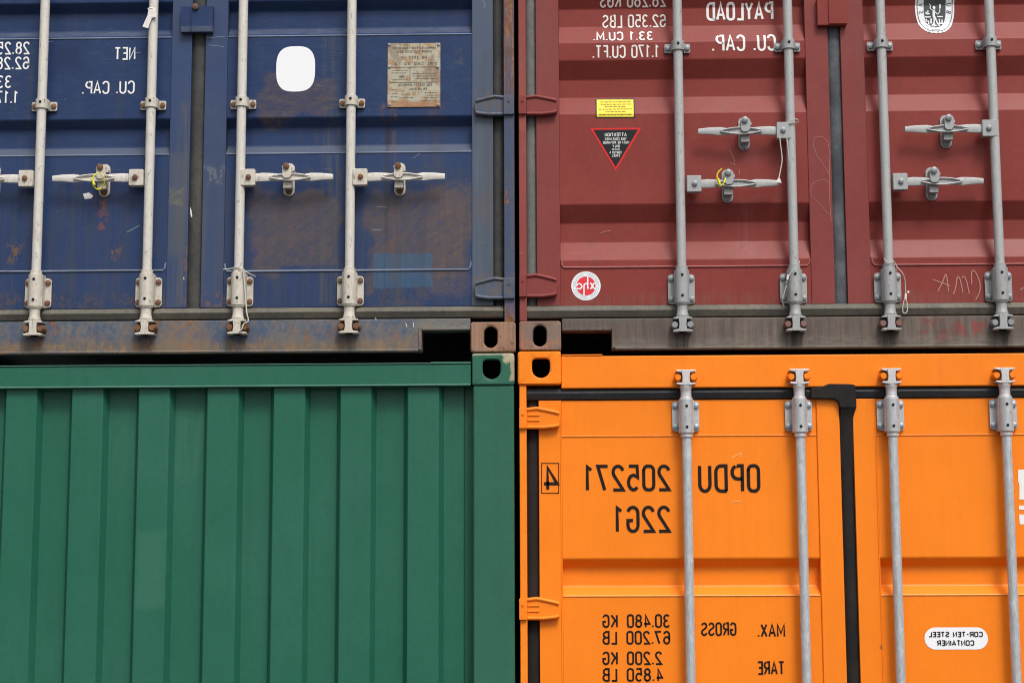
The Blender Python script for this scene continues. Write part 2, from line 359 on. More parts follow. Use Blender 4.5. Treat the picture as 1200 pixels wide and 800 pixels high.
M['rust_bolt'] = paint('rusty_bolt', (.14,.075,.045), .75, (.24,.14,.09), .8, .2, rust=.6, rust_bias=.5, seed=31)
M['grey_bolt'] = galv('grey_bolt', (.27,.29,.30), .4, .5, .3, .1, (.17,.18,.18))
M['blue_bolt'] = galv('blueish_zinc_bolt', (.30,.36,.42), .3, .4, .4, .0, (.2,.24,.28))
M['rubber_brown'] = rubber('dirty_rubber_seal', (.045,.047,.048), (.105,.095,.078), .6)
M['rubber_tan'] = rubber('mud_stained_rubber_seal', (.115,.108,.090), (.18,.155,.12), .8)
M['rubber_grey'] = rubber('grey_rubber_seal', (.14,.145,.138), (.19,.185,.165), .6)
M['rubber_dark'] = rubber('worn_dark_rubber', (.050,.056,.064), (.14,.15,.16), .8)
M['rubber_slate'] = rubber('slate_rubber_seal', (.028,.030,.034), (.055,.055,.058), .5, .5)
M['rubber_black'] = rubber('black_rubber_seal', (.012,.011,.011), (.032,.026,.022), .5, .75)
M['white_print'] = plain('white_print', (.80,.80,.78), .5, .06)
M['cream_print'] = plain('off_white_print', (.78,.72,.68), .5, .1)
M['black_print'] = plain('black_print', (.010,.007,.006), .6, .1)
M['white_sticker'] = plain('white_sticker', (.83,.84,.86), .4, .02)
M['yellow'] = plain('yellow_sticker', (.80,.66,.06), .45, .12)
M['black_sticker'] = plain('black_sticker', (.014,.018,.020), .4, .1)
M['red_sticker'] = plain('bright_red_sticker', (.66,.028,.028), .4, .05)
M['rose_sticker'] = plain('rose_red_sticker', (.72,.045,.06), .4, .05)
M['grey_sticker'] = plain('dark_grey_sticker', (.075,.09,.085), .4, .2)
M['ink_brown'] = plain('brown_ink', (.28,.17,.03), .6, .2)
M['ink_green'] = plain('green_grey_ink', (.30,.42,.38), .6, .2)
M['ink_grey'] = plain('grey_ink', (.13,.125,.11), .6, .3)
M['chalk'] = plain('pink_chalk', (.46,.24,.21), .9, .5, 0, 300)
M['orange_chalk'] = plain('pale_orange_scuff', (.95,.50,.20), .8, .3)
M['pale_scuff'] = plain('pale_scuff', (.36,.40,.48), .8, .7, 0, 250)
M['yellow_plastic'] = plain('yellow_plastic', (.82,.74,.02), .35, .05)
M['cord'] = plain('dirty_white_cord', (.60,.57,.50), .8, .3)
M['paper'] = plain('white_paper', (.75,.72,.68), .8, .2)
M['dark'] = plain('hollow_shade_black', (.010,.010,.010), .8, .2)  # black that paints the shade inside casting hollows and holes
t = NT('metal_data_plate')
_a = t.noise(1.0, 28, 6, .72); _b = t.noise((1,1,.6), 9, 5, .7, (3,0,0))
_c = t.mix(t.mul(t.ss(_b, .4, .7), .5), (.42,.39,.29), (.30,.29,.24))
_c = t.mix(t.mul(t.ss(_a, .47, .58), .8), _c, (.33,.19,.09))
_c = t.mix(t.mul(t.ss(t.noise((1,1,.4), 14, 4, .7, (8,0,0)), .52, .62), .6), _c, (.20,.13,.08))
_e = t.boxmask(*S(454,516,119,127), .004, .012, 40)
_c = t.mix(t.mul(_e, .75), _c, (.33,.15,.06))
M['plate'] = t.finish(_c, .5, t.bump(_a, .15, .002), .2)
t = NT('asphalt_yard')
_a = t.noise(1.0, 60, 5, .7); _b = t.noise(1.0, .5, 5, .6)
_c = t.mix(_a, (.040,.040,.040), (.085,.083,.08)); _c = t.mix(t.mul(t.ss(_b, .4, .7), .5), _c, (.11,.105,.095))
M['ground'] = t.finish(_c, .85, t.bump(_a, .5, .004), 0, .3)

# ------------------------------------------------------------------ profiles and prints that follow them
def fillet(pts, r, n=4):
    out = [pts[0]]
    for i in range(1, len(pts)-1):
        a, b, c = Vector(pts[i-1]), Vector(pts[i]), Vector(pts[i+1])
        u, w = (a-b), (c-b); k = min(r, u.length*.45, w.length*.45)
        p, q = b+u.normalized()*k, b+w.normalized()*k
        for j in range(n+1):
            s = j/n; out.append(tuple((1-s)**2*p + 2*s*(1-s)*b + s*s*q))
    out.append(pts[-1]); return out

class Surf:
    """door skin: y as a function of z (points sorted by z)"""
    def __init__(s, pts): s.p = sorted(pts)
    def y(s, z):
        p = s.p
        if z <= p[0][0]: return p[0][1]
        for (a, ya), (b, yb) in zip(p, p[1:]):
            if z <= b: return ya + (yb-ya)*((z-a)/(b-a) if b > a else 0)
        return p[-1][1]
FLAT = lambda y: Surf([(-99, y), (99, y)])

def wrap_mesh(mb, name, mat, parent, surf, eps, props=None):
    """mb: flat mesh in x,z with y = own small layer; cut at the kinks of the skin and laid on it"""
    me = bpy.data.meshes.new(name); me.from_pydata(mb.v, [], mb.f)
    bm = bmesh.new(); bm.from_mesh(me)
    zs = [v.co.z for v in bm.verts]; z0, z1 = min(zs), max(zs)
    ks = [p for p, _ in surf.p if z0 < p < z1]
    for k in ks:
        bmesh.ops.bisect_plane(bm, geom=bm.verts[:]+bm.edges[:]+bm.faces[:], plane_co=(0,0,k), plane_no=(0,0,1), dist=1e-6)
    o0 = Vector(parent['_o'])
    for v in bm.verts: v.co.y = surf.y(v.co.z) - eps + v.co.y
    for f in bm.faces:
        f.normal_update()
        if f.normal.y > 0: f.normal_flip()
    for v in bm.verts: v.co -= o0
    bm.to_mesh(me); bm.free(); me.materials.append(mat)
    o = bpy.data.objects.new(name, me); COL.objects.link(o); o.parent = parent; o['_o'] = tuple(o0)
    if props:
        for k, v in props.items(): o[k] = v
    return o

def arc(cx, cy, rx, ry, a0, a1, n=8):
    return [(cx+rx*math.cos(R(a0+(a1-a0)*i/n)), cy+ry*math.sin(R(a0+(a1-a0)*i/n))) for i in range(n+1)]
def glyphs():
    w = .50; r = .20; G = {}
    O = arc(w-r,1-r,r,r,0,90,5)+arc(r,1-r,r,r,90,180,5)+arc(r,r,r,r,180,270,5)+arc(w-r,r,r,r,270,360,5)
    G['O'] = G['0'] = (w, [O+[O[0], O[1]]])
    G['1'] = (.36, [[(.06,.84),(.26,.98),(.26,0)]])
    G['2'] = (w, [arc(w/2,.75,w/2,.25,165,-30,9)+[(0,0),(w,0)]])
    G['3'] = (w, [arc(w/2,.76,w/2-.02,.24,150,-80,8)+[(w*.35,.52)], arc(w/2,.26,w/2,.26,80,-150,9)])
    G['4'] = (w, [[(w*.72,0),(w*.72,1),(0,.26),(w,.26)]])
    G['5'] = (w, [[(w*.94,1),(.06,1),(.03,.52)]+arc(w/2,.31,w/2,.31,120,-140,9)])
    G['6'] = (w, [[(w*.94,.80)]+arc(w/2,.75,w/2-.01,.25,30,180,7)+arc(w/2,.28,w/2,.28,180,540,14)])
    G['7'] = (w, [[(0,1),(w,1),(w*.32,0)]])
    o8 = arc(w/2,.76,w/2-.03,.235,-90,270,12); o9 = arc(w/2,.27,w/2,.27,-90,270,12)
    G['8'] = (w, [o8+[o8[1]], o9+[o9[1]]])
    G['9'] = (w, [[(w*.28,0),(w*.9,.5)]+arc(w/2,.72,w/2,.28,-20,340,14)])
    G['A'] = (w+.06, [[(0,0),(.28,1),(.56,0)],[(.11,.3),(.45,.3)]])
    G['B'] = (w, [[(0,0),(0,1),(w-.2,1)]+arc(w-.24,.76,.2,.24,90,-90,5)+[(0,.52)], [(w-.26,.52)]+arc(w-.26,.26,.26,.26,90,-90,6)+[(0,0)]])
    G['C'] = (w, [arc(w/2,1-.24,w/2,.24,5,180,7)+arc(w/2,.24,w/2,.24,180,355,7)])
    G['D'] = (w, [[(0,0),(0,1),(w-.25,1)]+arc(w-.25,.75,.25,.25,90,0,5)+arc(w-.25,.25,.25,.25,0,-90,5)+[(-.03,0)]])
    G['E'] = (w*.86, [[(w*.86,1),(0,1),(0,0),(w*.86,0)],[(0,.52),(w*.7,.52)]])
    G['F'] = (w*.86, [[(w*.86,1),(0,1),(0,0)],[(0,.52),(w*.7,.52)]])
    G['G'] = (w, [arc(w/2,1-.24,w/2,.24,15,180,7)+arc(w/2,.24,w/2,.24,180,360,7)+[(w,.45),(w*.5,.45)]])
    G['H'] = (w, [[(0,0),(0,1)],[(w,0),(w,1)],[(0,.5),(w,.5)]])
    G['I'] = (.05, [[(.02,0),(.02,1)]])
    G['J'] = (w*.8, [[(w*.8,1),(w*.8,.25)]+arc(w*.4,.25,w*.4,.25,0,-170,6)])
    G['K'] = (w, [[(0,0),(0,1)],[(w,1),(.02,.42)],[(.16,.58),(w,0)]])
    G['L'] = (w*.85, [[(0,1),(0,0),(w*.85,0)]])
    G['M'] = (w+.14, [[(0,0),(0,1),(.32,.25),(.64,1),(.64,0)]])
    G['N'] = (w, [[(0,0),(0,1),(w,0),(w,1)]])
    G['P'] = (w, [[(0,0),(0,1),(w-.25,1)]+arc(w-.26,.74,.26,.26,90,-90,7)+[(0,.48)]])
    G['R'] = (w, [[(0,0),(0,1),(w-.25,1)]+arc(w-.26,.74,.26,.26,90,-90,7)+[(0,.48)], [(w*.45,.48),(w,0)]])
    G['S'] = (w, [arc(w/2,.75,w/2-.01,.25,20,200,7)+[(w*.3,.56),(w*.72,.44)]+arc(w/2,.25,w/2,.25,20,-165,8)])
    G['T'] = (w, [[(0,1),(w,1)],[(w/2,1),(w/2,0)]])
    G['U'] = (w, [[(0,1),(0,.25)]+arc(w/2,.25,w/2,.25,180,360,8)+[(w,1)]])
    G['V'] = (w, [[(0,1),(w/2,0),(w,1)]])
    G['W'] = (w+.2, [[(0,1),(.18,0),(.35,.9),(.52,0),(.7,1)]])
    G['X'] = (w, [[(0,0),(w,1)],[(0,1),(w,0)]])
    G['Y'] = (w, [[(0,1),(w/2,.5),(w,1)],[(w/2,.5),(w/2,0)]])
    G['.'] = (.06, [[(.03,0),(.03,.11)]]); G[','] = (.08, [[(.05,.1),(.0,-.08)]]); G['-'] = (.3, [[(0,.5),(.3,.5)]])
    return G
GL = glyphs()

def ribbon(mb, pts, t, y):
    P = [Vector(p) for p in pts]; Q = [P[0]]
    for p in P[1:]:
        if (p-Q[-1]).length > 1e-5: Q.append(p)
    P = Q; n = len(P)
    if n < 2: return
    L, Rr = [], []
    for i in range(n):
        d0 = (P[i]-P[i-1]).normalized() if i else (P[1]-P[0]).normalized()
        d1 = (P[i+1]-P[i]).normalized() if i < n-1 else d0
        n0 = Vector((-d0.y, d0.x)); n1 = Vector((-d1.y, d1.x)); m = n0+n1
        if m.length < .3: m = n0
        m.normalize(); k = min(1/max(m.dot(n0), .45), 1.9)*t/2
        L.append(P[i]+m*k); Rr.append(P[i]-m*k)
    vs = [(p.x, y, p.y) for p in L]+[(p.x, y, p.y) for p in Rr]
    mb.add(vs, [(i, i+1, n+i+1, n+i) for i in range(n-1)])

def text(s, xstart, xend, z0, z1, t, mat, parent, surf, eps=.0015, gap=.27, space=.5, name='lettering', props=None, xf=None):
    """a line written from x = xstart towards x = xend (mirrored when xend < xstart)"""
    u = 0; items = []
    for ch in s:
        if ch == ' ': u += space; continue
        w, st = GL[ch]; items.append((u, st)); u += w+gap
    U = u-gap; mb = MB(); k = (xend-xstart)/U; layer = 0
    tt = t/2
    for (u0, st) in items:
        for j, q in enumerate(st):
            pts = [(xstart+(u0+a)*k, z0+tt+b*(z1-z0-t)) for a, b in q]
            if xf: pts = [xf(p) for p in pts]
            ribbon(mb, pts, t, -j*.00018)
    return wrap_mesh(mb, name, mat, parent, surf, eps, props)

def shape(pts, name, mat, parent, surf, eps=.001, props=None):
    mb = MB(); mb.add([(x, 0, z) for x, z in pts], [tuple(range(len(pts)))])
    return wrap_mesh(mb, name, mat, parent, surf, eps, props)
def superellipse(cx, cz, rx, rz, e=2.0, n=48):
    o = []
    for i in range(n):
        a = 2*math.pi*i/n; c, s = math.cos(a), math.sin(a)
        o.append((cx+rx*math.copysign(abs(c)**(2/e), c), cz+rz*math.copysign(abs(s)**(2/e), s)))
    return o
def roundrect(x0, x1, z0, z1, r, n=4):
    if x0 > x1: x0, x1 = x1, x0
    if z0 > z1: z0, z1 = z1, z0
    o = []
    for cx, cz, a in ((x1-r, z1-r, 0), (x0+r, z1-r, 90), (x0+r, z0+r, 180), (x1-r, z0+r, 270)):
        o += [(cx+r*math.cos(R(a+90*i/n)), cz+r*math.sin(R(a+90*i/n))) for i in range(n+1)]
    return o

# ------------------------------------------------------------------ container pieces
def casting(parent, x0, x1, z0, z1, kind, mat, y0=0.0, depth=.178, hx=None):
    """corner casting with a real hole and hollow inside"""
    cx = hx if hx is not None else (x0+x1)/2; cz = (z0+z1)/2
    if kind == 'oval':
        hw, hh = .0255, .041
        hole = [(cx+hw*math.cos(R(a)), cz+(hh-hw)*(1 if a < 180 else -1)+hw*math.sin(R(a))) for a in list(range(0, 181, 15))+list(range(180, 361, 15))]
        hole = hole[:-1]
    else:
        hw, hh = .034, .039
        cz += .001
        base = [(cx+hw*math.cos(R(a)), cz-.005+hw*math.sin(R(a))) for a in range(180, 361, 15)]
        hole = base+[(cx+hw, cz+.02)]+[(cx+hw-.014+.014*math.cos(R(a)), cz+hh-.014+.014*math.sin(R(a))-.004) for a in range(0, 91, 30)]
        hole += [(cx-hw+.014+.014*math.cos(R(a)), cz+hh-.014+.014*math.sin(R(a))-.004) for a in range(90, 181, 30)]
    N = 72
    def ray(poly, a):
        dx, dz = math.cos(a), math.sin(a); best = None
        for i in range(len(poly)):
            ax, az = poly[i][0]-cx, poly[i][1]-cz; bx, bz = poly[(i+1) % len(poly)][0]-cx, poly[(i+1) % len(poly)][1]-cz
            ex, ez = bx-ax, bz-az; det = dx*ez-dz*ex
            if abs(det) < 1e-12: continue
            tt = (ax*ez-az*ex)/det; u = (ax*dz-az*dx)/det
            if tt > 0 and -1e-6 <= u <= 1+1e-6 and (best is None or tt < best): best = tt
        return (cx+dx*best, cz+dz*best)
    outer = roundrect(x0, x1, z0, z1, .010, 3)
    ang = sorted([2*math.pi*i/N+.001 for i in range(N)]+[math.atan2(z-cz, x-cx) % (2*math.pi) for x, z in outer])
    ang = [a for i, a in enumerate(ang) if i == 0 or a-ang[i-1] > .002]
    n = len(ang); H = [ray(hole, a) for a in ang]; O = [ray(outer, a) for a in ang]
    ri = .004
    H1 = [(cx+(x-cx)*(1+ri/.03), cz+(z-cz)*(1+ri/.03)) for x, z in H]
    ro = .005
    O1 = [(cx+(x-cx)*(1-ro/.08), cz+(z-cz)*(1-ro/.07)) for x, z in O]
    rings = [(O, y0+.16), (O, y0+ro), (O1, y0), (H1, y0), (H, y0+ri), (H, y0+.028)]
    vs = []; fs = []
    for rg, y in rings: vs += [(x, y, z) for x, z in rg]
    for k in range(len(rings)-1):
        for i in range(n): j = (i+1) % n; fs.append((k*n+i, k*n+j, (k+1)*n+j, (k+1)*n+i))
    mb = MB(); mb.add(vs, fs)
    fs2 = tuple(range(n)); mb.add([(x, y0+.1595, z) for x, z in O], [fs2])
    ob = mb.build('corner_casting', mat, parent, sharp=40, weighted=True)
    ib = MB(); ib.box(x0+.012, x1-.012, y0+.034, y0+.155, z0+.012, z1-.012)
    b = ib.build('cavity', M['dark'], ob, smooth=False)  # inside painted black in place of the shade there
    b.hide_render = False
    # the cavity box is open at the front
    bm = bmesh.new(); bm.from_mesh(b.data)
    ff = min(bm.faces, key=lambda f: f.calc_center_median().y); bmesh.ops.delete(bm, geom=[ff], context='FACES')
    bm.to_mesh(b.data); bm.free()
    return ob

def half_tube(mb, p0, p1, width, bulge, y, n=8):
    """a rubber seal with a rounded front, from p0 to p1 (x,z)"""
    a = Vector((p0[0], p0[1])); b = Vector((p1[0], p1[1])); d = (b-a).normalized(); nn = Vector((-d.y, d.x))
    vs = []; k = n+1
    for p in (a, b):
        for i in range(k):
            s = i/n*2-1; q = p+nn*(s*width/2)
            vs.append((q.x, y-bulge*(1-abs(s)**2.6), q.y))
    vs += [(a.x-nn.x*width/2, y+.02, a.y-nn.y*width/2), (a.x+nn.x*width/2, y+.02, a.y+nn.y*width/2), (b.x-nn.x*width/2, y+.02, b.y-nn.y*width/2), (b.x+nn.x*width/2, y+.02, b.y+nn.y*width/2)]
    fs = [(i, i+1, k+i+1, k+i) for i in range(n)]
    m = 2*k
    fs += [(m, 0, k, m+2), (n, m+1, m+3, k+n), tuple([m]+[i for i in range(k)]+[m+1]), tuple([m+2]+[k+i for i in range(k)]+[m+3]), (m, m+1, m+3, m+2)]
    mb.add(vs, fs)

def strip_seal(mb, x0, x1, zt, zb, proud, y):
    """flat lip seal: a sloping upper face over a nearly upright lower one"""
    h = zt-zb; pr = [(zt, y), (zt-.04*h, y-proud*.45), (zt-.40*h, y-proud*.96), (zt-.46*h, y-proud), (zt-.94*h, y-proud*.45), (zb, y-proud*.2), (zb, y+.02), (zt, y+.02)]
    n = len(pr)
    mb.add([(x0, b, a) for a, b in pr]+[(x1, b, a) for a, b in pr], [(i, (i+1) % n, n+(i+1) % n, n+i) for i in range(n)]+[tuple(range(n)), tuple(range(2*n-1, n-1, -1))])

def panel(parent, x0, x1, prof, mat, back, name='corrugated_panel'):
    n = len(prof); mb = MB()
    zs = [p[0] for p in prof]
    vs = [(x0, y, z) for z, y in prof]+[(x1, y, z) for z, y in prof]+[(x0, back, z) for z, y in prof]+[(x1, back, z) for z, y in prof]
    fs = [(i, i+1, n+i+1, n+i) for i in range(n-1)]
    fs += [(2*n+i, 3*n+i, 3*n+i+1, 2*n+i+1) for i in range(n-1)]
    fs += [(i, 2*n+i, 2*n+i+1, i+1) for i in range(n-1)]+[(n+i, n+i+1, 3*n+i+1, 3*n+i) for i in range(n-1)]
    fs += [(0, n, 3*n, 2*n), (n-1, 3*n-1, 4*n-1, 2*n-1)]
    mb.add(vs, fs)
    return mb.build(name, mat, parent, sharp=50, weighted=True)

def hinge(parent, xa, xb, xpost0, xpost1, z0, z1, y, mat, grooves=False, sgn=1, taper=.25, yblade=None):
    """blade over the door stile from the corner post, with rolled rims and a pin barrel"""
    h = z1-z0; zc = (z0+z1)/2; L = xb-xa
    def X_(s): return xa+L*s
    top = [(X_(0), z1-.002), (X_(.3), z1+.002), (X_(.55), z1-h*.05), (X_(.85), z1-h*taper*.62), (X_(.97), z1-h*taper*.85), (X_(1), z1-h*.42)]
    bot = [(X_(1), z0+h*.36), (X_(.97), z0+h*taper*.5), (X_(.85), z0+h*taper*.3), (X_(.5), z0+h*.02), (X_(0), z0+.002)]
    mb = MB(); mb.prism(top+bot, y-.010, y+.014)
    rim = lambda pts: [(x, y-.009, z) for x, z in pts]
    mb.tube(rim([(x, z-.004) for x, z in top[:5]]), .0075, 8)
    mb.tube(rim([(x, z+.004) for x, z in bot[1:]]), .0075, 8)
    if grooves:
        for dz in (.012, -.008): mb.tube([(X_(.02), y-.011, zc+dz), (X_(.38), y-.011, zc+dz)], .0035, 6)
    mb.box(xpost0, xpost1, y-.026, y+.012, z0+.001, z1-.001)
    ob = mb.build('hinge', mat, parent, bevel=.0022, seg=2)
    pn = MB(); xm = (xpost0+xpost1)/2
    pn.cyl_y(xm, zc+h*.2, y-.029, y-.02, .0055, 10)
    pn.build('hinge_pin', mat, ob)
    return ob

_proto = {}
def small(kind, mat):
    key = (kind, mat.name)
    if key in _proto: return _proto[key]
    mb = MB()
    if kind == 'bolt': mb.tube([(0,0,0),(0,-.006,0),(0,-.0085,0)], [.0105,.0105,.006], 10)
    if kind == 'big_bolt': mb.tube([(0,0,0),(0,-.007,0),(0,-.010,0)], [.0125,.0125,.007], 10)
    if kind == 'hole': mb.tube([(0,0,0),(0,-.0012,0)], .0055, 8)  # raised black disc, the hole's shade put into the colour
    me = bpy.data.meshes.new(kind); me.from_pydata(mb.v, [], mb.f)
    me.polygons.foreach_set('use_smooth', [True]*len(me.polygons)); me.set_sharp_from_angle(angle=R(40))
    me.materials.append(mat); _proto[key] = me; return me
def put_small(kind, mat, parent, x, y, z, name=None):
    o = bpy.data.objects.new(name or ('bolt' if 'bolt' in kind else 'drilled_hole'), small(kind, mat)); COL.objects.link(o); o.parent = parent
    o.location = Vector((x, y, z))-Vector(parent['_o']); o['_o'] = parent['_o']; return o

def sleeve(mb, x, y, z0, z1, r):
    mb.cyl_z(x, y, z0, z1, r, 22)

def locking_bar(parent, x, yb, ztop, zbot, ends, brackets, style, keep_mat, ydoor, tilt=None):
    """yb: axis depth. ends: list of (z_edge, dir): z where the bearing plate starts nearest the sill/header, dir -1 bottom / +1 top"""
    rod, gear, bolt, cam = {'white': (M['white_rod'], M['white_gear'], M['rust_bolt'], M['white_gear']),
                            'grey': (M['grey_rod'], M['grey_gear'], M['grey_bolt'], M['grey_gear']),
                            'zinc': (M['zinc_rod'], M['zinc_gear'], M['blue_bolt'], M['zinc_white'])}[style]
    r = .0178
    mb = MB(); mb.cyl_z(x, yb, zbot, ztop, r, 24)
    bar = mb.build('locking_bar', rod, parent, sharp=40)
    for ze, s in ends:                                     # ze = inner end of the sleeve (towards the door middle)
        f = lambda v: ze+s*v
        mb = MB()
        mb.prism(roundrect(x-.0505, x+.0505, f(.012), f(.126), .013), ydoor-.008, ydoor)
        mb.prism([(x-.0275, f(.003)), (x+.0275, f(.003)), (x+.0275, f(.128)), (x-.0275, f(.128))], yb-.006, ydoor-.002)
        mb.cyl_z(x, yb-.002, f(.003), f(.128), .0262, 26)
        pl = mb.build('bearing_plate', gear, bar, bevel=.0016)
        for dx in (-.0385, .0385):
            for dz in (.029, .107): put_small('bolt', bolt, pl, x+dx, ydoor-.008, f(dz))
        pl['_o'] = bar['_o']
        mb = MB()
        mb.tube([(x, yb, f(-.012)), (x, yb, f(.004))], .0225, 22); mb.build('collar', cam, bar, sharp=40); mb = MB()
        mb.tube([(x, yb, f(.127)), (x, yb, f(.133)), (x, yb, f(.136)), (x, yb, f(.150)), (x, yb, f(.166)), (x, yb, f(.172)), (x, yb, f(.178)), (x, yb, f(.184))],
                [.025, .025, .0205, .020, .0205, .0235, .0235, .018], 22)
        mb.build('collar', cam, bar, sharp=40)
        mb = MB()
        mb.prism([(x-.016, f(.180)), (x+.016, f(.180)), (x+.013, f(.21)), (x+.017, f(.238)), (x-.017, f(.238)), (x-.013, f(.21))], yb-.024, yb+.024)
        for a, b_, t0 in ((.184, .037, .006), (.231, .038, .007)):
            mb.prism([(x-b_, f(a+.002)), (x-.02, f(a-.003)), (x+.02, f(a-.003)), (x+b_, f(a+.001)), (x+b_*.94, f(a+t0)), (x-b_*.94, f(a+t0))], yb-.022, yb+.022)
        mb.build('locking_cam', cam, bar, bevel=.002)
        for dx in (-.029, .028):
            kb = MB(); kb.tube([(x+dx, yb+.035, f(.211)), (x+dx, yb-.004, f(.211)), (x+dx, yb-.016 - (.006 if dx > 0 else 0), f(.211))], [.0150, .0150, .011], 12)
            kb.build('cam_keeper', keep_mat, bar)
        for dz in (.024, .102): put_small('hole', M['dark'], pl, x, yb-.0285, f(dz))
    for zb in brackets:
        mb = MB()
        mb.prism(roundrect(x-.0495, x+.0495, zb-.018, zb+.018, .006), ydoor-.007, ydoor)
        mb.prism([(x-.025, zb-.019), (x+.025, zb-.019), (x+.025, zb+.019), (x-.025, zb+.019)], yb+.002, ydoor-.004)
        mb.cyl_z(x, yb+.001, zb-.019, zb+.019, .0242, 24)
        br = mb.build('guide_bracket', gear, bar, bevel=.0016)
        for dx in (-.0375, .0375): put_small('bolt', bolt, br, x+dx, ydoor-.007, zb)
        put_small('hole', M['dark'], br, x, yb-.0235, zb+.004)
    return bar

def handle(parent, xr, z, xret, xtip, yb, ydoor, style, lean=0.0):
    """hub on the bar at xr, hasp retainer at xret, free end at xtip"""
    rod, gear, bolt = {'white': (M['white_rod'], M['white_gear'], M['rust_bolt']), 'grey': (M['grey_rod'], M['grey_gear'], M['grey_bolt'])}[style]
    s = 1 if xtip > xr else -1
    xh = xr+s*.014
    mb = MB(); mb.prism(roundrect(xh, xh+s*.055, z-.032, z+.032, .005), yb-.020, yb+.014)
    hub = mb.build('handle_hub', gear, parent, bevel=.003)
    put_small('bolt', bolt, hub, xh+s*.030, yb-.020, z)
    x0 = xh+s*.050; yv = yb-.004
    secs = [(0, .0165), (.10, .0175), (.22, .0155), (.38, .0125), (.5, .0115), (.62, .012), (.72, .0165), (.86, .0140), (.985, .0115), (1, .0105)]
    L = xtip-x0; n = 12; vs = []; fs = []
    for i, (q, h) in enumerate(secs):
        yy = yv-.006*math.sin(math.pi*q); zz = z+lean*q*.02+.002*math.sin(q*9)
        d = .0032 if .2 < q < .75 else .0065
        for k in range(n):
            a = 2*math.pi*k/n; ca, sa = math.cos(a), math.sin(a)
            vs.append((x0+L*q, yy+d*math.copysign(abs(ca)**.6, ca), zz+h*math.copysign(abs(sa)**.6, sa)))
    for i in range(len(secs)-1):
        for k in range(n): fs.append((i*n+k, i*n+(k+1) % n, (i+1)*n+(k+1) % n, (i+1)*n+k))
    fs += [tuple(range(n)), tuple((len(secs)-1)*n+k for k in range(n))]
    mb = MB(); mb.add(vs, fs)
    for sg in (1, -1):                                     # pressed lens-shaped stiffening ribs
        pts = []
        for i in range(9):
            q = .20+.52*i/8; b_ = math.sin(math.pi*i/8)
            pts.append((x0+L*q, yv-.0125, z+sg*(.002+.0105*b_)))
        mb.tube(pts, .0034, 6)
    mb.build('handle', rod, parent, sharp=40)
    # retainer plate and catch
    mb = MB(); mb.prism(roundrect(xret-.0215, xret+.0215, z-.062, z+.066, .020, 5), ydoor-.007, ydoor)
    mb.prism(roundrect(xret-.017, xret+.017, z-.040, z-.006, .004), yb-.004, ydoor-.004)
    rt = mb.build('handle_retainer', gear, parent, bevel=.0016)
    mb = MB(); mb.prism([(xret-.0185, z+.040), (xret-.0165, z+.002), (xret-.008, z-.006), (xret+.008, z-.006), (xret+.018, z+.006), (xret+.0185, z+.040), (xret+.010, z+.050), (xret-.010, z+.050)], yb-.024, yb-.012)
    mb.box(xret-.012, xret+.012, yb-.016, ydoor, z+.022, z+.050)
    mb.prism(roundrect(xret+.013, xret+.025, z+.022, z+.036, .004), yb-.010, ydoor-.01)
    mb.build('catch', gear, parent, bevel=.002)
    put_small('big_bolt', bolt, rt, xret-.002, yb-.024, z+.040); put_small('big_bolt', bolt, rt, xret, ydoor-.007, z-.045)
    return hub

def body(parent, x0, x1, z0, z1, mat, y0=.182, y1=6.05):
    mb = MB(); mb.box(x0+.006, x1-.006, y0, y1, z0+.135, z1-.012)
    mb.box(x0+.006, x0+.05, y0, y1, z0+.012, z0+.134); mb.box(x1-.05, x1-.006, y0, y1, z0+.012, z0+.134)
    return mb.build('container_body', mat, parent, smooth=False)

YD = .035      # door skin depth
YS = .031      # door stile front
YG = .048      # seal depth
YB = -.010     # locking bar axis

def profile(z0, z1, bands, y, D, r=.006):
    """bands: (z_outer_top, z_rec_top, z_rec_bot, z_outer_bot)"""
    pts = [(z1, y)]
    for a, b, c, d in sorted(bands, key=lambda q: -q[0]): pts += [(a, y), (b, y+D), (c, y+D), (d, y)]
    pts.append((z0, y))
    return fillet(pts, r, 4)

# ================================================================== lower and upper levels of the stack
WID = 2.438
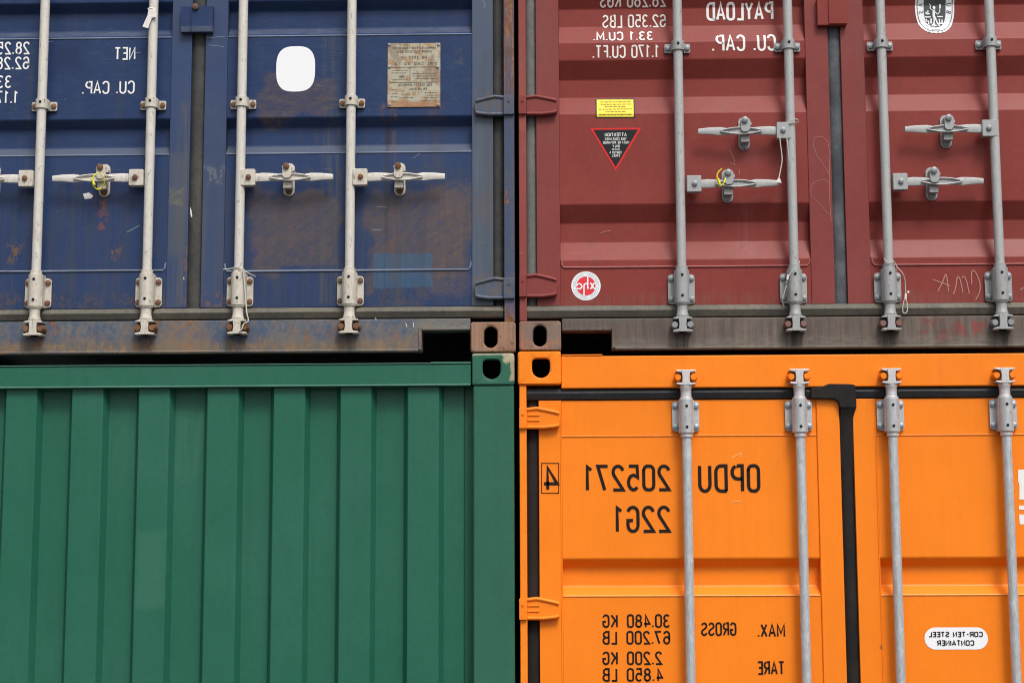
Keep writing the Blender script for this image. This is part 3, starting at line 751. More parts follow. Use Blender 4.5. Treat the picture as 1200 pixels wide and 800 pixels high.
# ------------------------------------------------------------------ BLUE (upper left)
bx1 = X(603.5, 300, 0); bx0 = bx1-WID; bz0 = Z(412.5, 577); bz1 = bz0+2.591
blue = thing('shipping_container', (bx1-WID/2, 0, bz0), 'weathered blue container with cream locking bars, on top of the green one', 'shipping container')
body(blue, bx0, bx1, bz0, bz1, M['blue'])
cw = .162
CZ = Z(377, 577)
casting(blue, X(551.5, 395), bx1+.001, bz0, CZ, 'oval', M['rusty_casting'], hx=X(575, 392))
casting(blue, bx0, bx0+cw, bz0, CZ, 'oval', M['rusty_casting'])
casting(blue, bx1-cw, bx1, bz1-.118, bz1, 'shield', M['rusty_casting']); casting(blue, bx0, bx0+cw, bz1-.118, bz1, 'shield', M['rusty_casting'])
sz1 = Z(374, 400, .01); sz0 = Z(411.5, 400, .01)+.0
def sill(parent, xa, xb, nx0, nx1, z0, z1, zn, mat, y=.012, both=False):
    """xa..xb full sill; a fork pocket notch nx0..nx1 open downwards at its inner/outer end"""
    mb = MB()
    if nx0 > (xa+xb)/2:
        pts = [(xa, z0), (nx0, z0), (nx0, zn), (nx1, zn), (nx1, z1), (xa, z1)]
    else:
        pts = [(nx1, z0), (xb, z0), (xb, z1), (nx0, z1), (nx0, zn), (nx1, zn)]
    mb.prism(pts, y, y+.07)
    ob = mb.build('door_sill', mat, parent, bevel=.004, seg=3)
    fl = MB()                                              # flange round the notch
    t_ = .012
    if nx0 > (xa+xb)/2:
        fl.box(nx0-t_, nx0-.001, y-.005, y+.055, z0+.004, zn+t_); fl.box(nx0, nx1-.001, y-.005, y+.055, zn+.001, zn+t_)
    else:
        fl.box(nx1+.001, nx1+t_, y-.005, y+.055, z0+.004, zn+t_); fl.box(nx0+.001, nx1, y-.005, y+.055, zn+.001, zn+t_)
    fl.build('notch_flange', mat, ob, bevel=.002)
    # rolled lower lip of the sill
    lp = MB()
    if nx0 > (xa+xb)/2: lp.tube([(xa+.01, y+.004, z0+.003), (nx0-.014, y+.004, z0+.003)], .007, 8)
    else: lp.tube([(nx1+.014, y+.004, z0+.003), (xb-.01, y+.004, z0+.003)], .007, 8)
    lp.build('sill_lip', mat, ob)
    return ob
sill(blue, bx0+cw+.002, bx1-cw, X(494, 400), X(551, 400), sz0, sz1, Z(386.5, 520), M['blue_sill'])
# posts
pz0 = CZ+.001; pz1 = bz1-.119
mb = MB(); mb.box(X(590.5, 250), bx1-.001, .008, .180, pz0, pz1); mb.build('corner_post', M['blue_post'], blue, bevel=.004)
mb = MB(); mb.box(bx0+.001, bx0+.042, .008, .180, pz0, pz1); mb.build('corner_post', M['blue_post'], blue, bevel=.004)
# header
zh = bz1-.12
mb = MB(); mb.box(bx0+cw, bx1-cw, .008, .180, zh, bz1-.008); mb.build('door_header', M['blue_stile'], blue, bevel=.004)
gxc0, gxc1 = X(221, 300, YG), X(236.5, 300, YG)           # centre seal
dz0 = Z(359.5, 400, YS); dz1 = zh-.03
gx_r0, gx_r1 = X(578.5, 250, YG), X(590.5, 250, YG)
# seals
mb = MB()
half_tube(mb, ((gxc0+gxc1)/2, dz0-.012), ((gxc0+gxc1)/2, dz1+.01), gxc1-gxc0+.004, .010, YG+.004)
mb.build('rubber_seal', M['rubber_brown'], blue)
mb = MB(); half_tube(mb, ((gx_r0+gx_r1)/2, dz0-.02), ((gx_r0+gx_r1)/2, dz1), gx_r1-gx_r0+.003, .008, YG+.006); mb.build('rubber_seal', M['rubber_brown'], blue)
mb = MB(); half_tube(mb, (bx0+.05, dz0-.02), (bx0+.05, dz1), .03, .008, YG+.006); mb.build('rubber_seal', M['rubber_brown'], blue)
gz = (Z(360.5, 400, YG)+Z(374, 400, YG))/2; gh = Z(360.5, 400, YG)-Z(374, 400, YG)
mb = MB(); strip_seal(mb, bx0+.04, gx_r1-.002, gz+gh/2, gz-gh/2, .020, YG-.010); mb.build('rubber_seal', M['rubber_tan'], blue, bevel=.0015, sharp=25)
mb = MB(); half_tube(mb, (bx0+.04, zh-.015), (gx_r1-.002, zh-.015), .034, .012, YG-.010); mb.build('rubber_seal', M['rubber_grey'], blue)

def bandsof(pxs, xpx, D, extra_period=None, ztop=None, y=YD):
    B = []
    for a, b, c, d in pxs: B.append((Z(a, xpx, y), Z(b, xpx, y+D), Z(c, xpx, y+D), Z(d, xpx, y)))
    if extra_period:
        a, b, c, d = B[-1]; k = 1
        while a+k*extra_period < ztop-.12: B.append(tuple(q+k*extra_period for q in (a, b, c, d))); k += 1
    return B
DB = .036
bb = bandsof([(137, 149, 171, 179), (0, 12.5, 34, 41.5)], 420, DB, .44, dz1)
bprof = profile(dz0+.001, dz1-.001, bb, YD, DB, .006)
bsurf = Surf(bprof)
def door(parent, x0, x1, z0, z1, xs0, xs1, prof, mat, mats, weldz=None, worn=None):
    """x0..x1 whole door, xs0..xs1 between the stiles"""
    mb = MB(); mb.box(x0, xs0, YS, .09, z0, z1); mb.box(xs1, x1, YS, .09, z0, z1)
    d = mb.build('door', mats, parent, bevel=.003)
    d['_o'] = parent['_o']
    panel(d, xs0+.0005, xs1-.0005, prof, mat, .085)
    if weldz is not None:
        w = MB(); r_ = .0036; yy = YD-.0018
        w.tube([(xs0+.004, yy, weldz+.03), (xs0+.006, yy, weldz+.010), (xs0+.014, yy, weldz), (xs1-.014, yy, weldz), (xs1-.006, yy, weldz+.010), (xs1-.004, yy, weldz+.03)], r_, 6)
        w.build('weld_bead', worn or mat, d)
    return d
bd_r = door(blue, gxc1+.001, gx_r0-.001, dz0, dz1, X(264.5, 180, YS), X(553, 180, YS), bprof, M['blue'], M['blue_stile'], Z(317, 400, YD), M['blue_worn_highlight'])
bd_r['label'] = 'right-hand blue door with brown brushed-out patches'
bd_l = door(blue, bx0+.066, gxc0-.001, dz0, dz1, bx0+.13, X(199, 150, YS), bprof, M['blue'], M['blue_stile'], Z(317.5, 100, YD), M['blue_worn_highlight'])
# lock cover plate at the meeting edge
mb = MB(); cx0, cx1 = X(211.5, 20, 0), X(249, 20, 0)
mb.box(cx0, cx1, .006, YS+.001, Z(37, 230), Z(6.5, 230)); mb.box(X(223, 20, 0), X(224.5, 20, 0), .002, .02, Z(36, 230), Z(7, 230))
cp = mb.build('door_overlap_plate', M['blue'], blue, bevel=.003)
put_small('big_bolt', M['rust_bolt'], cp, X(229, 9), .004, Z(8, 229))
# hinges (post at the right, blade to the left)
for (a, b) in ((134.5, 111.5), (350, 325)):
    hinge(blue, X(590, a, 0), X(556, a, 0), X(590, a, 0), bx1-.001, Z(a, 590), Z(b, 590), .022, M['blue_stile'])
for zz in (dz0+1.35, dz0+2.0): hinge(blue, X(590, 100, 0), X(556, 100, 0), X(590, 100, 0), bx1-.001, zz, zz+.074, .022, M['blue_stile'])
for zz in (dz0+.03, dz0+.70, dz0+1.35, dz0+2.0): hinge(blue, bx0+.042, bx0+.15, bx0+.001, bx0+.042, zz, zz+.074, .022, M['blue_stile'])
# locking bars
ze = Z(319.5, 400, YS-.015); zbr = Z(123, 300, YS)
for px in (42, 172, 279.5, 409.5):
    br = [zbr, zbr+.62, zbr+1.25]
    b = locking_bar(blue, X(px, 330, YB), YB, bz1-.10, ze-.15, [(ze, -1), (bz1-.245, 1)], br, 'white', M['rust_bolt'], YS if px < 200 else YS, None)
    if px == 279.5: handle(b, X(283, 208, YB)-.014, Z(208.5, 330, YB), X(337, 208, YB), X(390.5, 208, YB), YB, YD, 'white')
    if px == 409.5: handle(b, X(414, 208, YB)-.014, Z(208, 467, YB), X(467.5, 208, YB), X(521.5, 208, YB), YB, YD, 'white')
    if px == 172: handle(b, X(169, 209, YB)+.014, Z(209.5, 119, YB), X(119.5, 209, YB), X(62, 209, YB), YB, YD, 'white')
    if px == 42: handle(b, X(40, 210, YB)+.014, Z(210.5, 0, YB), X(-10, 210, YB), X(-66, 210, YB), YB, YD, 'white')
# lettering on the left blue door
tw = .0062
def T(s, xs, xe, yt, yb, mat, parent, surf, t=tw, ymid=None, depth=YD, **k):
    ym = (yt+yb)/2; xm = (xs+xe)/2
    return text(s, X(xs, ym, depth), X(xe, ym, depth), Z(yb, xm, depth), Z(yt, xm, depth), t, mat, parent, surf, **k)
T('28.250 KGS', 34, -44, 49.5, 64.5, M['white_print'], bd_l, bsurf)
T('62.280 LBS', 33.5, -44, 67, 82, M['white_print'], bd_l, bsurf)
T('33.2 CU.M.', 13, -60, 89, 104, M['white_print'], bd_l, bsurf)
T('1.172 CU.FT.', 21, -60, 107, 122, M['white_print'], bd_l, bsurf)
T('NET', 158, 135, 55.5, 70.5, M['white_print'], bd_l, bsurf)
T('CU. CAP.', 157, 97, 95, 110.5, M['white_print'], bd_l, bsurf, gap=.25)
# oval sticker and data plate on the right blue door
def P(x, y, d=YD): return (X(x, y, d), Z(y, x, d))
c = P(346.5, 81)
shape(superellipse(c[0], c[1], .0755, .0905, 2.9), 'oval_sticker', M['white_sticker'], bd_r, bsurf, .0012, {'label': 'blank white oval sticker'})
x0, z1_ = P(454.5, 51.5); x1, z0_ = P(516, 125.5)
mb = MB(); mb.box(x0, x1, YD-.004, YD-.0005, z0_, z1_)
pl = mb.build('data_plate', M['plate'], blue, bevel=.001, props={'label': 'yellowed metal data plate with rust stains'})
sf = FLAT(YD-.004)
def PT(s, xs, xe, yt, yb, t=.0018, mat='ink_grey', par=None, surf=None, **k):
    return T(s, xs, xe, yt, yb, M[mat], par or pl, surf or sf, t, eps=.0006, gap=.28, **k)
PT('APPROVED FOR TRANSPORT', 511, 459, 55.5, 58.2); PT('UNDER CUSTOMS SEAL', 506, 464, 59.6, 62.4)
PT('NB 3517 MX', 500, 470, 66.2, 69.4)
PT('TYPE', 512, 501, 73.5, 76.5); PT('CSC 20 12', 497, 463, 73.8, 76.5)
def dashes(par, surf, rows, mat, h, eps=.0006):
    mb = MB()
    for (xa, xb, y) in rows:
        x = xa
        while x > xb+.5:
            w = min(random.uniform(1.6, 5), x-xb)
            a = X(x, y, YD); b = X(x-w, y, YD); z = Z(y, (xa+xb)/2, YD)
            mb.add([(b, 0, z-h/2), (a, 0, z-h/2), (a, 0, z+h/2), (b, 0, z+h/2)], [(0, 1, 2, 3)])
            x -= w+random.uniform(.6, 1.2)
    return wrap_mesh(mb, 'fine_print', mat, par, surf, eps)
dashes(pl, sf, [(512, 483, 86.5), (512, 484, 89.5), (512, 487, 92.5), (478, 459, 83), (476, 460, 86), (478, 460, 93.5), (512, 498, 109), (512, 500, 112), (512, 496, 115), (512, 492, 118), (480, 470, 111),
                (484, 468, 115), (466, 458, 106), (466, 459, 110), (466, 458, 114), (466, 460, 119)], M['ink_grey'], .0022)
PT('CSC SAFETY APPROVAL', 506, 466, 98.5, 101.5); PT('FR AB 2104', 500, 480, 103.4, 106)
ln = MB()
def hline(mb, xa, xb, y, w=.001):
    z = Z(y, (xa+xb)/2, YD); mb.add([(X(xb, y, YD), 0, z-w), (X(xa, y, YD), 0, z-w), (X(xa, y, YD), 0, z+w), (X(xb, y, YD), 0, z+w)], [(0, 1, 2, 3)])
hline(ln, 514, 456, 79.2); hline(ln, 514, 456, 97); hline(ln, 474, 468, 90.3, .003)
zt, zb_ = Z(79.5, 481, YD), Z(96.6, 481, YD); xv = X(480.5, 88, YD); ln.add([(xv-.001, 0, zb_), (xv+.001, 0, zb_), (xv+.001, 0, zt), (xv-.001, 0, zt)], [(0, 1, 2, 3)])
wrap_mesh(ln, 'fine_print', M['ink_grey'], pl, sf, .0008)
for (px, py) in ((456.5, 53), (514, 53), (456.5, 79), (513, 79), (456.5, 123), (513.5, 123)):
    put_small('bolt', M['grey_bolt'], pl, *(lambda q: (q[0], YD-.004, q[1]))(P(px, py))).scale = (.55, .5, .55)
# chips of white on the blue paint
for pts in ([(97, 227), (104, 225.5), (109, 229), (107, 232.5), (99, 233)], [(224, 243.5), (225.3, 247), (226.5, 255), (225, 255.5), (224, 250)]):
    shape([P(x, y, YS) for x, y in pts], 'paint_chip', M['paper'], bd_l, FLAT(YS-.0165 if pts[0][0] > 200 else YD), .001)
def stroke(pts, wd, name, mat, par, surf, eps=.0012, d=YD):
    mb = MB(); ribbon(mb, [P(x, y, d) for x, y in pts], wd, 0); return wrap_mesh(mb, name, mat, par, surf, eps)
for a_ in ((475.5, 378.5, 477, 383), (484, 377.5, 485, 383.5), (440, 372.5, 441, 375), (214, 324, 214.6, 327)):
    stroke([(a_[0], a_[1]), (a_[2], a_[3])], .0022, 'paint_chip', M['paper'], blue, FLAT(.012 if a_[1] > 370 else YS), d=.012)
stroke([(56.5, 49), (63, 48.5)], .0014, 'scratch', M['pale_scuff'], bd_l, bsurf)
stroke([(158, 62.5), (164, 62), (166, 61)], .0014, 'scratch', M['pale_scuff'], bd_l, bsurf)
stroke([(243, 45), (256, 43.5), (263.5, 43)], .0014, 'scratch', M['pale_scuff'], bd_r, FLAT(YS), d=YS)
stroke([(244, 53), (262, 55)], .0014, 'scratch', M['pale_scuff'], bd_r, FLAT(YS), d=YS)
stroke([(565.5, 0), (568, 6), (567, 10)], .0014, 'scratch', M['pale_scuff'], bd_r, FLAT(YS), d=YS)
stroke([(442, 242.5), (454, 243)], .0014, 'scratch', M['pale_scuff'], bd_r, bsurf)
stroke([(436, 269), (447, 269.5)], .0014, 'scratch', M['pale_scuff'], bd_r, bsurf)
stroke([(149, 272), (164, 264)], .0018, 'scratch', M['ink_green'], bd_l, bsurf)
stroke([(484, 186), (492, 180)], .0014, 'scratch', M['pale_scuff'], bd_r, bsurf)

# ------------------------------------------------------------------ RED (upper right)
rx0 = X(608, 300, 0); rx1 = rx0+WID; rz0 = Z(410.5, 632); rz1 = rz0+2.591
red = thing('shipping_container', (rx0+WID/2, 0, rz0), 'maroon red container with grey locking bars, on top of the orange one', 'shipping container')
body(red, rx0, rx1, rz0, rz1, M['red'])
CZ = Z(376, 632)
casting(red, rx0, X(657.5, 395), rz0, CZ, 'oval', M['red_casting'], hx=X(632.5, 390))
casting(red, rx1-cw, rx1, rz0, CZ, 'oval', M['red_casting'])
casting(red, rx0, rx0+cw, rz1-.118, rz1, 'shield', M['red_casting']); casting(red, rx1-cw, rx1, rz1-.118, rz1, 'shield', M['red_casting'])
sill(red, rx0+cw, rx1-cw-.002, X(658.5, 400), X(717, 400), Z(407.5, 900, .01), Z(371.5, 900, .01), Z(387, 690), M['red_sill'])
zh = rz1-.12; dz0 = Z(356.5, 900, YS); dz1 = zh-.03
mb = MB(); mb.box(rx0+.001, X(617, 250), .008, .180, CZ+.001, rz1-.119); mb.build('corner_post', M['red_post'], red, bevel=.004)
mb = MB(); mb.box(rx1-.03, rx1-.001, .008, .180, CZ+.001, rz1-.119); mb.build('corner_post', M['red_post'], red, bevel=.004)
mb = MB(); mb.box(rx0+cw, rx1-cw, .008, .180, zh, rz1-.008); mb.build('door_header', M['red_stile'], red, bevel=.004)
g0, g1 = X(617, 250, YG), X(628.5, 250, YG); c0, c1 = X(977, 300, YG), X(991, 300, YG)
mb = MB(); half_tube(mb, ((c0+c1)/2, dz0-.012), ((c0+c1)/2, dz1+.01), c1-c0+.004, .008, YG-.002); mb.build('rubber_seal', M['rubber_dark'], red)
mb = MB(); half_tube(mb, ((g0+g1)/2, dz0-.02), ((g0+g1)/2, dz1), g1-g0+.003, .009, YG+.002); mb.build('rubber_seal', M['rubber_grey'], red)
mb = MB(); half_tube(mb, (rx1-.045, dz0-.02), (rx1-.045, dz1), .032, .009, YG+.002); mb.build('rubber_seal', M['rubber_grey'], red)
zt_, zb2 = Z(357, 900, YG), Z(371.5, 900, YG)
mb = MB(); strip_seal(mb, g0, rx1-.03, zt_, zb2, .020, YG-.010); mb.build('rubber_seal', M['rubber_tan'], red, bevel=.0015, sharp=25)
mb = MB(); half_tube(mb, (g0, zh-.015), (rx1-.03, zh-.015), .034, .012, YG-.010); mb.build('rubber_seal', M['rubber_grey'], red)
DR = .036
rb = bandsof([(238, 260.5, 283, 303.5), (69, 92.5, 113.5, 132), (-14, 9.5, 30.5, 48.5)], 850, DR, .2745, dz1)
rprof = profile(dz0+.001, dz1-.001, rb, YD, DR, .004); rsurf = Surf(rprof)
rd_l = door(red, g1+.001, c0-.001, dz0, dz1, X(655.5, 150, YS), X(946, 150, YS), rprof, M['red'], M['red_stile'], Z(312, 850, YD), M['red_worn'])
rd_l['label'] = 'red door with warning stickers'
rd_r = door(red, c1+.001, rx1-.062, dz0, dz1, X(1015.5, 150, YS), rx1-.13, rprof, M['red'], M['red_stile'], Z(310, 1100, YD), M['red_worn'])
mb = MB(); mb.box(X(958, 15, 0), X(992.5, 15, 0), .006, YS+.001, Z(29, 975), Z(-4, 975)); mb.box(X(971, 15, 0), X(993, 15, 0), .001, .02, Z(28, 975), Z(-4, 975))
mb.build('door_overlap_plate', M['red'], red, bevel=.003)
for (a, b) in ((134, 111.5), (348, 321)):
    hinge(red, X(617, a, 0), X(653.5, a, 0), rx0+.001, X(617, a, 0), Z(a, 620), Z(b, 620), .022, M['red_stile'])
for zz in (dz0+1.35, dz0+2.0): hinge(red, X(617, 100, 0), X(653, 100, 0), rx0+.001, X(617, 100, 0), zz, zz+.074, .022, M['red_stile'])
for zz in (dz0+.03, dz0+.70, dz0+1.35, dz0+2.0): hinge(red, rx1-.03, rx1-.14, rx1-.03, rx1-.001, zz, zz+.074, .022, M['red_stile'])
ze = Z(316.5, 900, YS-.015); zbr = Z(56.5, 900, YS)
for px, hz in ((799, 216), (931, 154.5), (1042, 213), (1172.5, 151)):
    b = locking_bar(red, X(px, 330, YB), YB, rz1-.10, ze-.15, [(ze, -1), (rz1-.245, 1)], [zbr, zbr+.55, zbr+1.1], 'grey', M['red_casting'] if px in (931, 1042) else M['grey_bolt'], YS)
    if px == 799: handle(b, X(804.5, hz, YB)-.014, Z(216, 853, YB), X(853.5, hz, YB), X(911.5, hz, YB), YB, YD, 'grey')
    if px == 931: handle(b, X(926.5, hz, YB)+.014, Z(154.5, 873, YB), X(873, hz, YB), X(818, hz, YB), YB, YD, 'grey')
    if px == 1042: handle(b, X(1045.5, hz, YB)-.014, Z(213.5, 1094, YB), X(1094, hz, YB), X(1152, hz, YB), YB, YD, 'grey')
    if px == 1172.5: handle(b, X(1167, hz, YB)+.014, Z(152, 1111, YB), X(1111, hz, YB), X(1060, hz, YB), YB, YD, 'grey')
CP = M['cream_print']; WP = M['white_print']
T('28.280 KGS', 780, 704, -9, 6, CP, rd_l, rsurf); T('62.350 LBS', 780, 707, 14, 29.5, CP, rd_l, rsurf)
T('33.1 CU.M.', 765, 696, 35, 47.5, CP, rd_l, rsurf); T('1.170 CU.FT.', 772, 695, 53, 68.5, CP, rd_l, rsurf)
T('PAYLOAD', 906, 830, 0, 21, WP, rd_l, rsurf, .0095, gap=.26); T('CU. CAP.', 908, 835, 39.5, 60.5, WP, rd_l, rsurf, .0085, gap=.26)
# yellow label
def quad(x0, y0, x1, y1): return [P(x0, y1), P(x1, y1), P(x1, y0), P(x0, y0)]
yl = shape(quad(698, 113, 744, 138.5), 'yellow_label', M['black_sticker'], red, rsurf, .001, {'label': 'yellow label with black border'})
shape(quad(699.4, 114.3, 742.6, 137.2), 'label_face', M['yellow'], yl, rsurf, .0016)
dashes(yl, rsurf, [(739, 704, 117.6), (740, 704, 120.8), (733, 708, 124), (741, 702, 127.4), (733, 709, 130.8), (740, 702, 134.4)], M['ink_brown'], .0034, .0024)
tri = shape([P(721.5, 200.5), P(751.5, 150), P(691.5, 150.5)], 'warning_triangle', M['red_sticker'], red, rsurf, .001, {'label': 'black triangle with red border'})
shape([P(721.5, 196), P(747.8, 152), P(695.4, 152.4)], 'label_face', M['black_sticker'], tri, rsurf, .0016)
for s_, a, b, yt, yb_ in (('ATTENTION', 734, 709, 156, 160.2), ('THIS CONTAINER', 734, 709, 161.6, 164.6), ('MUST BE REPAIRED', 737, 707, 165.6, 168.8), ('ONLY', 726, 718, 170, 173),
                        ('WITH', 726, 717.5, 174, 176.6), ('CORTEN A', 728, 714.5, 177.4, 180.4), ('STEEL', 726.5, 717, 181.2, 184)):
    T(s_, a, b, yt, yb_, WP, tri, rsurf, .0022 if s_ == 'ATTENTION' else .0015, eps=.0024, gap=.3)
# round emblem
cc = P(686.7, 335); rr = .0555
rs = shape(superellipse(*cc, rr, rr, 2), 'round_emblem', M['white_sticker'], red, rsurf, .001, {'label': 'round white emblem with a red disc'})
mb = MB(); ribbon(mb, superellipse(*cc, rr*.885, rr*.885)+superellipse(*cc, rr*.885, rr*.885)[:2], .0012, 0); wrap_mesh(mb, 'thin_ring', M['ink_green'], rs, rsurf, .0016)
mb = MB()
for i in range(34):
    a = 2*math.pi*i/34
    if i % 9 == 0: continue
    p, q = rr*.715, rr*.82; da = .052
    pts = [(cc[0]+p*math.cos(a-da), cc[1]+p*math.sin(a-da)), (cc[0]+q*math.cos(a-da*.4), cc[1]+q*math.sin(a-da*.4)), (cc[0]+p*math.cos(a+da), cc[1]+p*math.sin(a+da))]
    ribbon(mb, pts, .0013, 0)
wrap_mesh(mb, 'fine_print', M['ink_green'], rs, rsurf, .0016)
shape(superellipse(*cc, rr*.655, rr*.655), 'red_disc', M['rose_sticker'], rs, rsurf, .0018)
mb = MB()
def E(u, v): return (cc[0]+(u-430)/275*rr, cc[1]-(v-400)/275*rr)
for j, q in enumerate([[(238, 402), (262, 385)]+[(300+52*math.cos(R(a)), 408+50*math.sin(R(a))) for a in range(-140, 141, 28)],
          [(392, 590), (392, 400), (400, 372), (425, 358), (452, 352)], [(463, 212), (463, 462)],
          [(505, 352), (535, 365), (545, 405), (535, 445), (505, 458)], [(605, 352), (570, 362), (556, 405), (570, 445), (605, 458)]]):
    ribbon(mb, [E(*p) for p in q], .0052, -j*.0002)
wrap_mesh(mb, 'emblem_letters', M['white_sticker'], rs, rsurf, .0024)
# inspection oval at the top edge
oc = P(1097.3, 3.0); orx, orz = .0755, .118
ov = shape(superellipse(*oc, orx, orz, 2.5), 'inspection_emblem', M['white_sticker'], red, rsurf, .001, {'label': 'white oval emblem with a standing figure'})
e1 = superellipse(*oc, orx*.895, orz*.925, 2.5, 64)
mb = MB(); ribbon(mb, e1+e1[:2], .0028, 0); wrap_mesh(mb, 'dark_ring', M['grey_sticker'], ov, rsurf, .0018)
inner = superellipse(*oc, orx*.56, orz*.78, 2.6, 48)
shape(inner, 'emblem_field', M['grey_sticker'], ov, rsurf, .0020)
mb = MB()
def V(u, v): return (oc[0]+(u-550)/15/1.0*.00324, oc[1]+(45-v)/15*.00324)
def V(u, v): return P(1060+u/15, v/15)
figs = [([(550, 95), (545, 180), (548, 260)], .009), ([(548, 150), (500, 120), (478, 95), (488, 55), (462, 25)], .0028), ([(560, 160), (610, 205), (650, 165), (655, 60)], .0028), ([(655, 95), (655, 30)], .006),
        ([(550, 250), (552, 330), (545, 390)], .0052), ([(565, 250), (590, 320), (620, 380), (648, 432)], .0052), ([(390, 255), (490, 255)], .005), ([(605, 250), (705, 250)], .005), ([(498, 285), (498, 370)], .006),
        ([(410, 165), (410, 200), (470, 200)], .005), ([(440, 140), (440, 185)], .004), ([(415, 290), (415, 330), (455, 330), (455, 380)], .004), ([(410, 400), (465, 415)], .005), ([(640, 290), (650, 375), (690, 375), (690, 300)], .005),
        ([(500, 415), (540, 395), (580, 415), (540, 430), (505, 420)], .004), ([(480, 465), (520, 490), (620, 490), (660, 465)], .004), ([(480, 475), (650, 475)], .003)]
for j, (q, w_) in enumerate(figs): ribbon(mb, [V(*p) for p in q], w_, -j*.00012)
mb.add([(x, -.0025, z) for x, z in superellipse(*V(547, 92), .0052, .0065, 2, 14)], [tuple(range(14))])
wrap_mesh(mb, 'figure_print', M['white_sticker'], ov, rsurf, .0026)
def around(s, a0, a1, kx, kz, h, t_):
    mb = MB()
    for i, ch in enumerate(s):
        if ch == ' ': continue
        a = R(a0+(a1-a0)*i/(len(s)-1)); cx, cz = oc[0]+orx*kx*math.cos(a), oc[1]+orz*kz*math.sin(a)
        tx, tz = -math.sin(a), math.cos(a); w, st = GL[ch]
        ox, oz = math.cos(a), math.sin(a)
        for j, q in enumerate(st):       # mirrored writing: advances anticlockwise with tops outward
            ribbon(mb, [(cx+((u-w/2)*tx+(v-.5)*ox)*h, cz+((u-w/2)*tz+(v-.5)*oz)*h) for u, v in q], t_, -j*.0002)
    wrap_mesh(mb, 'emblem_letters', M['grey_sticker'], ov, rsurf, .0018)
around('BUREAU VERITAS', -16, 196, .725, .855, .0165, .0024)
T('1828', 1106.5, 1088.5, 34.6, 38.2, M['grey_sticker'], ov, rsurf, .0016, gap=.9)
# chalk writing
CH = [[(1093, 327.5), (1113.5, 335)], [(1099, 341), (1105, 330), (1108.5, 319), (1110, 328), (1111.5, 342)], [(1117, 345), (1120, 338), (1121.5, 322.5), (1125, 326), (1128.5, 343.5)],
      [(1127, 326), (1129, 323), (1132.5, 328), (1136, 345)], [(1138.5, 333), (1138, 320), (1140, 315.8), (1144, 320), (1149, 333), (1148, 343), (1143, 351.5)], [(1195.5, 340), (1199, 337), (1206, 339)]]
mb = MB()
for j, q in enumerate(CH):
    if j: q = [tuple((1-s)**2/2*Vector(q[max(i-1, 0)])+(.5+s*(1-s))*Vector(q[i])+s*s/2*Vector(q[min(i+1, len(q)-1)])) for i in range(len(q)) for s in (0, .25, .5, .75)]
    ribbon(mb, [P(*p) for p in q], .0038, -j*.0002)
wrap_mesh(mb, 'chalk_writing', M['chalk'], rd_r, rsurf, .0012)
mb = MB()
q = [(971, 152+i*0) for i in range(1)]
loop = [(974, 260), (972, 230), (972, 200), (972.5, 180), (970, 166), (963, 160), (955, 161), (952.5, 168), (957, 182), (967, 196), (973, 207)]
ribbon(mb, [P(*p, YS) for p in loop], .0014, 0)
ribbon(mb, [P(*p, YS) for p in [(972, 215), (966, 210), (955, 213), (949, 221), (951, 230), (961, 240), (972, 252)]], .0013, -.0003)
wrap_mesh(mb, 'scratch', M['chalk'], rd_l, FLAT(YS), .001)
mb = MB()
for j, q in enumerate([[(855, 176), (859, 184), (861, 190)], [(856, 191), (862, 193)], [(866, 199), (866.5, 204)], [(934, 156), (934.6, 170)]][:3]): ribbon(mb, [P(*p) for p in q], .0022, -j*.0002)
ribbon(mb, [P(704, 271.5), P(708, 269.5), P(716, 268)], .0025, -.001)  # pale stroke painting the highlight on a dent's crease
wrap_mesh(mb, 'scratch', M['chalk'], rd_l, rsurf, .001)

# ------------------------------------------------------------------ ORANGE (lower right)
ox0 = X(607.5, 600, 0); ox1 = ox0+WID; oz1 = rz0-.003; oz0 = 0.0
orange = thing('shipping_container', (ox0+WID/2, 0, oz0), 'bright orange container with black rubber seals, under the maroon one', 'shipping container')
body(orange, ox0, ox1, oz0, oz1-.012, M['orange'])
OC0 = Z(450.5, 632)
casting(orange, ox0, X(657.5, 430), OC0, oz1, 'shield', M['orange_casting'], hx=X(634, 434))
casting(orange, ox1-cw, ox1, OC0, oz1, 'shield', M['orange_casting'])
casting(orange, ox0, ox0+cw, oz0, oz0+.118, 'oval', M['orange_casting']); casting(orange, ox1-cw, ox1, oz0, oz0+.118, 'oval', M['orange_casting'])
hz0, hz1 = Z(453.5, 900, .01), Z(415.5, 900, .01)
mb = MB(); mb.box(ox0+cw, ox1-cw, .012, .180, hz0, hz1); mb.build('door_header', M['orange'], orange, bevel=.005, seg=3)
mb = MB(); mb.box(X(658.5, 415), X(706, 415), .010, .06, hz1+.001, hz1+.006); mb.build('protection_strip', M['orange'], orange, bevel=.001)
mb = MB(); mb.box(ox0+cw, ox1-cw, .012, .085, oz0+.02, oz0+.14); mb.build('door_sill', M['orange'], orange, bevel=.005)
mb = MB(); mb.box(X(609, 600), X(617.5, 600), .008, .180, oz0+.119, OC0-.001); mb.build('corner_post', M['orange_casting'], orange, bevel=.004)
mb = MB(); mb.box(ox1-.03, ox1-.001, .008, .180, oz0+.119, OC0-.001); mb.build('corner_post', M['orange_casting'], orange, bevel=.004)
g0, g1 = X(618, 600, YG), X(631.5, 600, YG); c0, c1 = X(986.5, 600, YG), X(1001.5, 600, YG)
dz1 = Z(467.5, 900, YS); dz0 = oz0+.17
mb = MB(); half_tube(mb, ((c0+c1)/2, dz0), ((c0+c1)/2, dz1-.06), c1-c0+.002, .010, YG-.002); mb.build('rubber_seal', M['rubber_black'], orange)
mb = MB()                                                  # moulded corner piece where the seals meet
